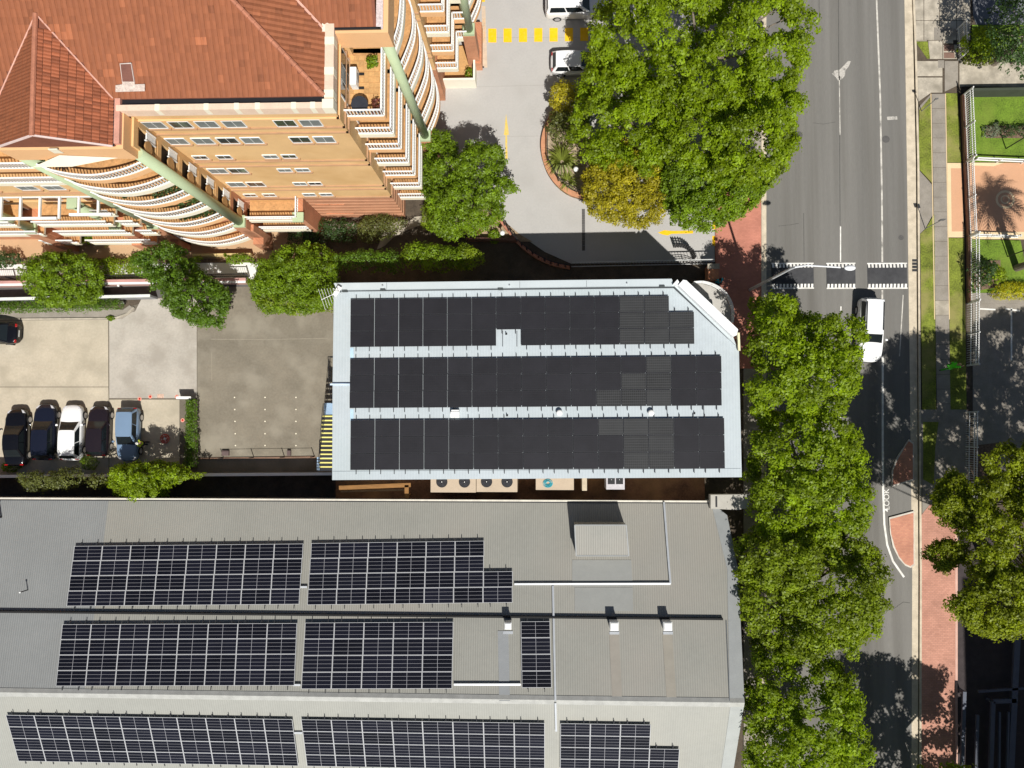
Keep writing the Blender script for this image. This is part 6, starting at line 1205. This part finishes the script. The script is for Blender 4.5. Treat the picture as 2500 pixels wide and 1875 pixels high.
# signs on poles at the right kerb
for lb, (x, y), h, sg in (('thin street sign pole with small plate by the first verge', (2248, 273), 2.7, .22), ('thin street sign pole with square plate by the second verge', (2257, 559), 3.1, .38)):
    c = G(x, y); t = thing('street_sign', lb, 'street sign', (*c, 0), 'sign poles on the right verge'); b = MB(); b.tube([(*c, 0), (c[0], c[1], h)], .03, 8); b.build('pole', mat('sign_pole', (.25, .25, .25)), t)
    b = MB(); b.box(c[0] - sg / 2, c[0] + sg / 2, c[1] - .015, c[1] + .015, h - sg * 1.3, h); b.build('sign_plate', mat('sign_back', (.12, .12, .12)), t)
# curved driveway fence and gate track
cf = seg_lines([G(1200, 512), G(1232, 552), G(1262, 590), G(1300, 622), G(1345, 645), G(1392, 655)], 3)
picket_fence('driveway_fence', 'black curved railing on the brick edge of the driveway', [p[:2] for p in cf], 1.25, black_mt, .16, (.15, 1.15), None, post=3, pw=.02, wall=(.3, .25, brickmat('planter_brick', (.48, .19, .12), (.4, .16, .1), (.4, .28, .2))))
t = thing('sliding_gate', 'long pale gate rail across the mouth of the driveway', 'gate', (*G(1560, 640), 0)); b = MB(); b.bar((*G(1395, 650), 1.5), (*G(1735, 643), 1.5), .07, .07); b.build('top_rail', mat('gate_metal', (.5, .5, .48), rough=.4), t)
b = MB(); b.bar((*G(1395, 652), .2), (*G(1735, 645), .2), .06, .06); b.build('bottom_rail', MATS['gate_metal'], t)
for i in range(46): x = 1397 + 7.4 * i; c = G(x, 651 - .02 * (x - 1397)); b = MB(); b.box(c[0] - .012, c[0] + .012, c[1] - .012, c[1] + .012, .2, 1.5); b.build('bar', black_mt, t)
arcf = seg_lines([G(1645, 604), G(1668, 605), G(1686, 618), G(1692, 634)], 4)
picket_fence('curved_fence', 'small curved black railing at the right end of the driveway gate', [p[:2] for p in arcf], 1.2, black_mt, .2, (.2, .5, .8, 1.1), None, post=3, pw=.02)
# planter by the driveway: ring wall
pr = seg_lines([G(1352, 268), G(1334, 300), G(1322, 340), G(1322, 378), G(1334, 420), G(1358, 455), G(1392, 480), G(1432, 490)], 4)
t = thing('brick_planter', 'curved red brick planter wall bulging into the pale driveway', 'planter', (pr[8][0], pr[8][1], 0)); cxx = Vector(G(1400, 370))
for i, (a, c) in enumerate(zip(pr, pr[1:])):
    a2, c2 = Vector(a[:2]), Vector(c[:2]); ia, ic = a2 + (cxx - a2).normalized() * .42, c2 + (cxx - c2).normalized() * .42
    b = MB(); b.prism([tuple(a2), tuple(c2), tuple(ic), tuple(ia)], 0, .45); b.build('wall_segment', mat('terracotta_cap', (.50, .24, .13), var=.12, scale=3), t)
b = MB(); b.prism([p[:2] for p in pr] + [G(1445, 380), G(1430, 260)], 0, .32); b.build('soil_bed', mat('pale_soil2', (.36, .28, .19), var=.3, scale=3, fine=12), t)
pin = [tuple(Vector(p[:2]) + (cxx - Vector(p[:2])).normalized() * .35) for p in pr]
picket_fence('planter_railing', 'thin black railing around the flax plant in the brick planter', [pin[6], pin[14], pin[20], pin[26]], 1.3, black_mt, .14, (.4, 1.2), None, post=4, pw=.018)
# walls
def wallbar(name, label, a, c, h, w, m, cap=None, cat='wall', kind=None, z=0):
    t = thing(name, label, cat, (*a, z)); b = MB(); b.bar((*a, z + h / 2), (*c, z + h / 2), w, h); b.build('body', m, t)
    if cap: b = MB(); b.bar((*a, z + h + .02), (*c, z + h + .02), w + .06, .06); b.build('coping', cap, t)
    return t
wallbar('boundary_wall', 'white coped wall along the south edge of the car park', G(-200, 1162), G(830, 1154), 1.5, .16, mat('grey_wall', (.25, .25, .25)), white_mt)
wallbar('lane_wall', 'pale coped wall between the lane and the long hedge', G(-200, 741), G(385, 728), 1.25, .16, MATS['grey_wall'], mat('pale_coping', (.66, .68, .64)))
t = wallbar('brick_wall', 'pink brick wall with white coping below the white ramp', G(-200, 700), G(610, 690), .9, .3, brickmat('pink_wall_brick', (.5, .28, .24), (.45, .25, .2), (.4, .3, .28)), white_mt)
b = MB(); b.bar((*G(-200, 697), .93), (*G(610, 687), .93), .22, .05); b.build('brick_top', mat('pink_brick_top', (.50, .27, .24), var=.1), t)
picket_fence('ramp_fence', 'black picket fence standing on the brick wall beside the white ramp', [G(-40, 684), G(610, 676)], 1.25, black_mt, .16, (.1, 1.2), None, post=2.7, pw=.02, base=.1)
wallbar('courtyard_wall', 'low pinkish wall south of the clipped hedge in the courtyard', G(170, 596), G(345, 590), .7, .2, mat('pink_render', (.55, .33, .24)), None)
wallbar('courtyard_wall', 'low yellow lit wall at the end of the tan courtyard', G(480, 627), G(620, 625), .8, .15, mat('yellow_wall', (.6, .45, .2)), None)
wallbar('garden_wall', 'dark low wall at the bottom of the pale soil bed', G(1140, 588), G(1262, 590), .8, .18, brickmat('dark_brick', (.2, .09, .07), (.16, .08, .06), (.2, .15, .12)), None)
t = wallbar('hedge_wall', 'small white edged wall behind the narrow hedge', G(443, 972), G(478, 972), .9, .14, MATS['grey_wall'], white_mt); wallbar('hedge_wall', 'thin pale wall between narrow hedge and dark asphalt', G(479, 975), G(479, 1140), .5, .1, conc_pale, None)
# low fence at the south edge of the dark lot, white posts leaning
t = thing('lot_fence', 'low fence with four dark leaning posts on the dark asphalt lot', 'fence', (*G(600, 1118), 0))
b = MB(); b.bar((*G(480, 1120), .05), (*G(770, 1116), .05), .12, .1); b.build('kerb_rail', mat('rust_rail', (.25, .15, .1)), t)
for x, y in ((546, 1118), (620, 1117), (695, 1116), (768, 1115)): c = G(x, y); b = MB(); b.tube([(*c, 0), (c[0] - .03, c[1], 1.1)], .035, 6); b.build('post', mat('brown_post', (.09, .07, .05)), t)
b = MB(); b.bar((*G(546, 1118), 1.05), (*G(768, 1115), 1.05), .02, .02); b.build('wire', black_mt, t)
for x, y, s_ in ((552, 1106, .28), (707, 1106, .14)): c = G(x, y); q = tag(MB().box(c[0] - s_, c[0] + s_, c[1] - .2, c[1] + .2, .0, .22).build('cover_box', mat('brown_cover2', (.12, .085, .08))), ('wide' if s_ > .2 else 'small') + ' brown cover on the dark asphalt lot by the leaning posts', 'cover box')
# red ground markers
for i, (x, y) in enumerate(((341, 974), (367, 968.5), (432, 968.5), (446, 1026))):
    c = G(x, y); t = thing('ground_marker', 'small red dome marker on the concrete car park, ' + ('nearest the blue car', 'second from the blue car', 'next to the black capped wall', 'beside the narrow hedge')[i], 'marker', (*c, 0), 'red dome markers on the car park')
    b = MB(); b.tube([(*c, 0), (*c, .02)], .16, 14); b.build('base', mat('pale_red', (.7, .33, .25), var=.1), t); b = MB(); b.ball((*c, .02), .085, 12, 6, sc=(1, 1, .8)); b.build('dome', mat('red_plastic', (.55, .03, .015), rough=.4), t)
m_ = marking('faded_bay_mark', [(384, 962), (400, 962), (400, 972), (384, 972)], mat('pink_mark', (.55, .38, .29), var=.3, scale=8), .01, park)
c = G(404, 1071); t = thing('hose_reel', 'red ringed reel lying on the ground in dappled shade', 'hose reel', (*c, 0)); redm = MATS['red_plastic']
for r in (.34, .2): b = MB(); b.tube([(c[0] + r * math.cos(a * math.pi / 10), c[1] + r * math.sin(a * math.pi / 10), .12) for a in range(21)], .035, 6, cap=False); b.build('ring', redm, t)
for k in range(4): a = k * math.pi / 2 + .3; b = MB(); b.bar((c[0], c[1], .12), (c[0] + .34 * math.cos(a), c[1] + .34 * math.sin(a), .12), .03, .03); b.build('spoke', white_mt, t)
b = MB(); b.tube([(*c, 0), (*c, .16)], .06, 8); b.build('hub', white_mt, t)
# postbox-like white box and brick kiosk near the gate
c = G(1735, 655); t = thing('gate_kiosk', 'small brick gate pillar with a pale cap next to the driveway gate', 'pillar', (*c, 0)); b = MB(); b.box(c[0] - .45, c[0] + .35, c[1] - 1.2, c[1] + .0, 0, 1.3); b.build('brick_body', brickr, t); b = MB(); b.box(c[0] - .5, c[0] + .4, c[1] - .3, c[1] + .1, 1.3, 1.38); b.build('cap', conc_pale, t)
# dark yard structure at the lower right with beams
t = thing('yard_frame', 'dark steel beam frame in the shaded yard at the lower right', 'shed', (*G(2450, 1750), 0)); bl = mat('dark_blue_steel', (.09, .10, .13), rough=.6, var=.1)
for a, c, w_ in (((2484, 1540), (2462, 1990), .42), ((2424, 1712), (2415, 1990), .3), ((2424, 1712), (2480, 1710), .3), ((2354, 1688), (2345, 1990), .25), ((2440, 1738), (2438, 1990), .12), ((2462, 1738), (2455, 1990), .12), ((2386, 1745), (2380, 1990), .2), ((2388, 1688), (2500, 1680), .16)):
    A, B = U(*a, .9)[:2], U(*c, .9)[:2]; b = MB(); b.bar((*A, .9), (*B, .9), w_, .2); b.build('beam', bl, t)
for x, y in ((2484, 1560), (2424, 1715), (2354, 1690)): c = U(x, y, .85); b = MB(); b.box(c[0] - .08, c[0] + .08, c[1] - .08, c[1] + .08, 0, .85); b.build('post', bl, t)
# unseen tower added south of the frame to keep the yard in shade
t = thing('shade_tower', 'unseen tan tower added south of the yard, outside the picture, to shade it', 'building', (50, -40, 0))
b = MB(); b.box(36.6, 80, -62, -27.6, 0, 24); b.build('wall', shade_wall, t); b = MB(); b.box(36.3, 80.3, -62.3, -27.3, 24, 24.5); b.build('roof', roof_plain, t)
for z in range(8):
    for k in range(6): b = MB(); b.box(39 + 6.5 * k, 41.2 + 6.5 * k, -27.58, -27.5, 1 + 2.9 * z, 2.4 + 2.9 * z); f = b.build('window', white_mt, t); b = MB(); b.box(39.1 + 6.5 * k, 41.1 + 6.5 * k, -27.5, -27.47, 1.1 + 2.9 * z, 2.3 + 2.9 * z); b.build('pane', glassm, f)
# ================================================================== PEOPLE
skin = mat('skin', (.42, .25, .16), rough=.6, var=.05)
def person(label, x, y, heading, top, legs, hair, stride=.35, lean=.1, armsw=.4, world=None):
    c = world or G(x, y); t = thing('person', label, 'person', (0, 0, 0))
    J = {'pel': (0, 0, .95), 'che': (lean * .6, 0, 1.28), 'nek': (lean, 0, 1.47), 'hed': (lean * 1.15, 0, 1.56), 'top': (lean * 1.2, 0, 1.70),
         'hl': (0, .10, .90), 'kl': (stride * .6, .11, .50), 'al': (stride * .5, .11, .09), 'tl': (stride * .5 + .17, .12, .03), 'hr': (0, -.10, .90), 'kr': (-stride * .1, -.11, .50), 'ar': (-stride * .8, -.11, .14), 'tr': (-stride * .8 + .16, -.12, .04),
         'sl': (lean * .9, .19, 1.40), 'el': (lean - armsw * .4, .25, 1.13), 'wl': (lean - armsw * .2, .26, .90), 'sr': (lean * .9, -.19, 1.40), 'er': (lean + armsw * .4, -.25, 1.14), 'wr': (lean + armsw * .9, -.24, .98)}
    Rr = {'pel': .14, 'che': .15, 'nek': .06, 'hed': .085, 'top': .07, 'hl': .09, 'kl': .062, 'al': .042, 'tl': .035, 'hr': .09, 'kr': .062, 'ar': .042, 'tr': .035, 'sl': .06, 'el': .043, 'wl': .03, 'sr': .06, 'er': .043, 'wr': .03}
    E = [('pel', 'che'), ('che', 'nek'), ('nek', 'hed'), ('hed', 'top'), ('pel', 'hl'), ('hl', 'kl'), ('kl', 'al'), ('al', 'tl'), ('pel', 'hr'), ('hr', 'kr'), ('kr', 'ar'), ('ar', 'tr'), ('che', 'sl'), ('sl', 'el'), ('el', 'wl'), ('che', 'sr'), ('sr', 'er'), ('er', 'wr')]
    def skinned(nm, keys, edges, grow, m, extra=None):
        ks = list(keys); me = bpy.data.meshes.new(nm); P = dict(J); RR = dict(Rr)
        if extra: P.update(extra[0]); RR.update(extra[1]); ks += list(extra[0]); edges = edges + extra[2]
        me.from_pydata([P[k] for k in ks], [(ks.index(a), ks.index(c)) for a, c in edges], []); me.materials.append(m); o = bpy.data.objects.new(nm, me); COL.objects.link(o); o.parent = t; WL[o.name] = np.zeros(3)
        md = o.modifiers.new('skin', 'SKIN'); md.use_smooth_shade = True
        for i, k in enumerate(ks): sv = me.skin_vertices[0].data[i]; sv.radius = (RR[k] + grow, RR[k] + grow); sv.use_root = (i == 0)
        s = o.modifiers.new('sub', 'SUBSURF'); s.levels = 1; s.render_levels = 2; return o
    fing = ({}, {}, [])
    for s_, w in ((1, 'wl'), (-1, 'wr')):
        base_ = J[w]
        pk = w + 'p'; fing[0][pk] = (base_[0] + .01, base_[1], base_[2] - .08); fing[1][pk] = .03; fing[2].append((w, pk))
        for q in range(4): k = w + 'f%d' % q; fing[0][k] = (base_[0] + .035 - .024 * q + .01, base_[1], base_[2] - .165 + .008 * abs(q - 1)); fing[1][k] = .0085; fing[2].append((pk, k))
        k = w + 'th'; fing[0][k] = (base_[0] + .06, base_[1] - s_ * .01, base_[2] - .09); fing[1][k] = .010; fing[2].append((pk, k))
    skinned('body', list(J), E, 0, skin, fing)
    skinned('shirt', ['pel', 'che', 'sl', 'el', 'sr', 'er'], [('pel', 'che'), ('che', 'sl'), ('sl', 'el'), ('che', 'sr'), ('sr', 'er')], .022, top)
    skinned('trousers', ['pel', 'hl', 'kl', 'al', 'hr', 'kr', 'ar'], [('pel', 'hl'), ('hl', 'kl'), ('kl', 'al'), ('pel', 'hr'), ('hr', 'kr'), ('kr', 'ar')], .016, legs)
    h = J['hed']; b = MB(); b.ball((h[0] - .012, 0, h[2] + .065), .112, 14, 8, sc=(1.05, .92, .95)); b.build('hair', hair, t, smooth=True)
    for s_ in (-1, 1): b = MB(); b.ball((h[0] + .085, s_ * .032, h[2] + .045), .014, 6, 4); b.build('eye', mat('eye_dark', (.03, .02, .02)), t)
    b = MB(); b.ball((h[0] + .105, 0, h[2] + .015), .016, 6, 4, sc=(1, .7, 1.3)); b.build('nose', skin, t)
    for s_ in (-1, 1): k = 'al' if s_ > 0 else 'ar'; j = J[k]; b = MB(); b.box(j[0] - .06, j[0] + .2, j[1] - .05, j[1] + .05, max(0, j[2] - .09), j[2] - .0); b.build('shoe', trim, t, bevel=.03)
    t.location = (c[0], c[1], .012 if not world else world[2]); t.rotation_euler = (0, 0, heading); return t
hair_d = mat('dark_hair', (.03, .02, .015)); grn = mat('neon_green_cloth', (.10, .75, .02), var=.05); yel = mat('hi_vis_yellow', (.65, .85, .05), var=.05); tq = mat('turquoise_cloth', (.02, .45, .55), var=.05); dkc = mat('dark_trousers', (.04, .04, .05)); 
person('person in neon green top and leggings striding on the shaded right footpath', 2305, 897, R_(18), grn, mat('green_leggings', (.07, .45, .03)), mat('fair_hair', (.35, .25, .12)), .5, .35, .7)
person('person in a hi-vis yellow vest standing beside the pale blue car', 362, 1082, R_(170), yel, dkc, mat('white_cap', (.75, .75, .7)), .1, .1, .3)
person('person in turquoise shirt on the shaded footpath by the gate pillar', 1748, 694, R_(90), tq, dkc, hair_d, .25, .1, .4)
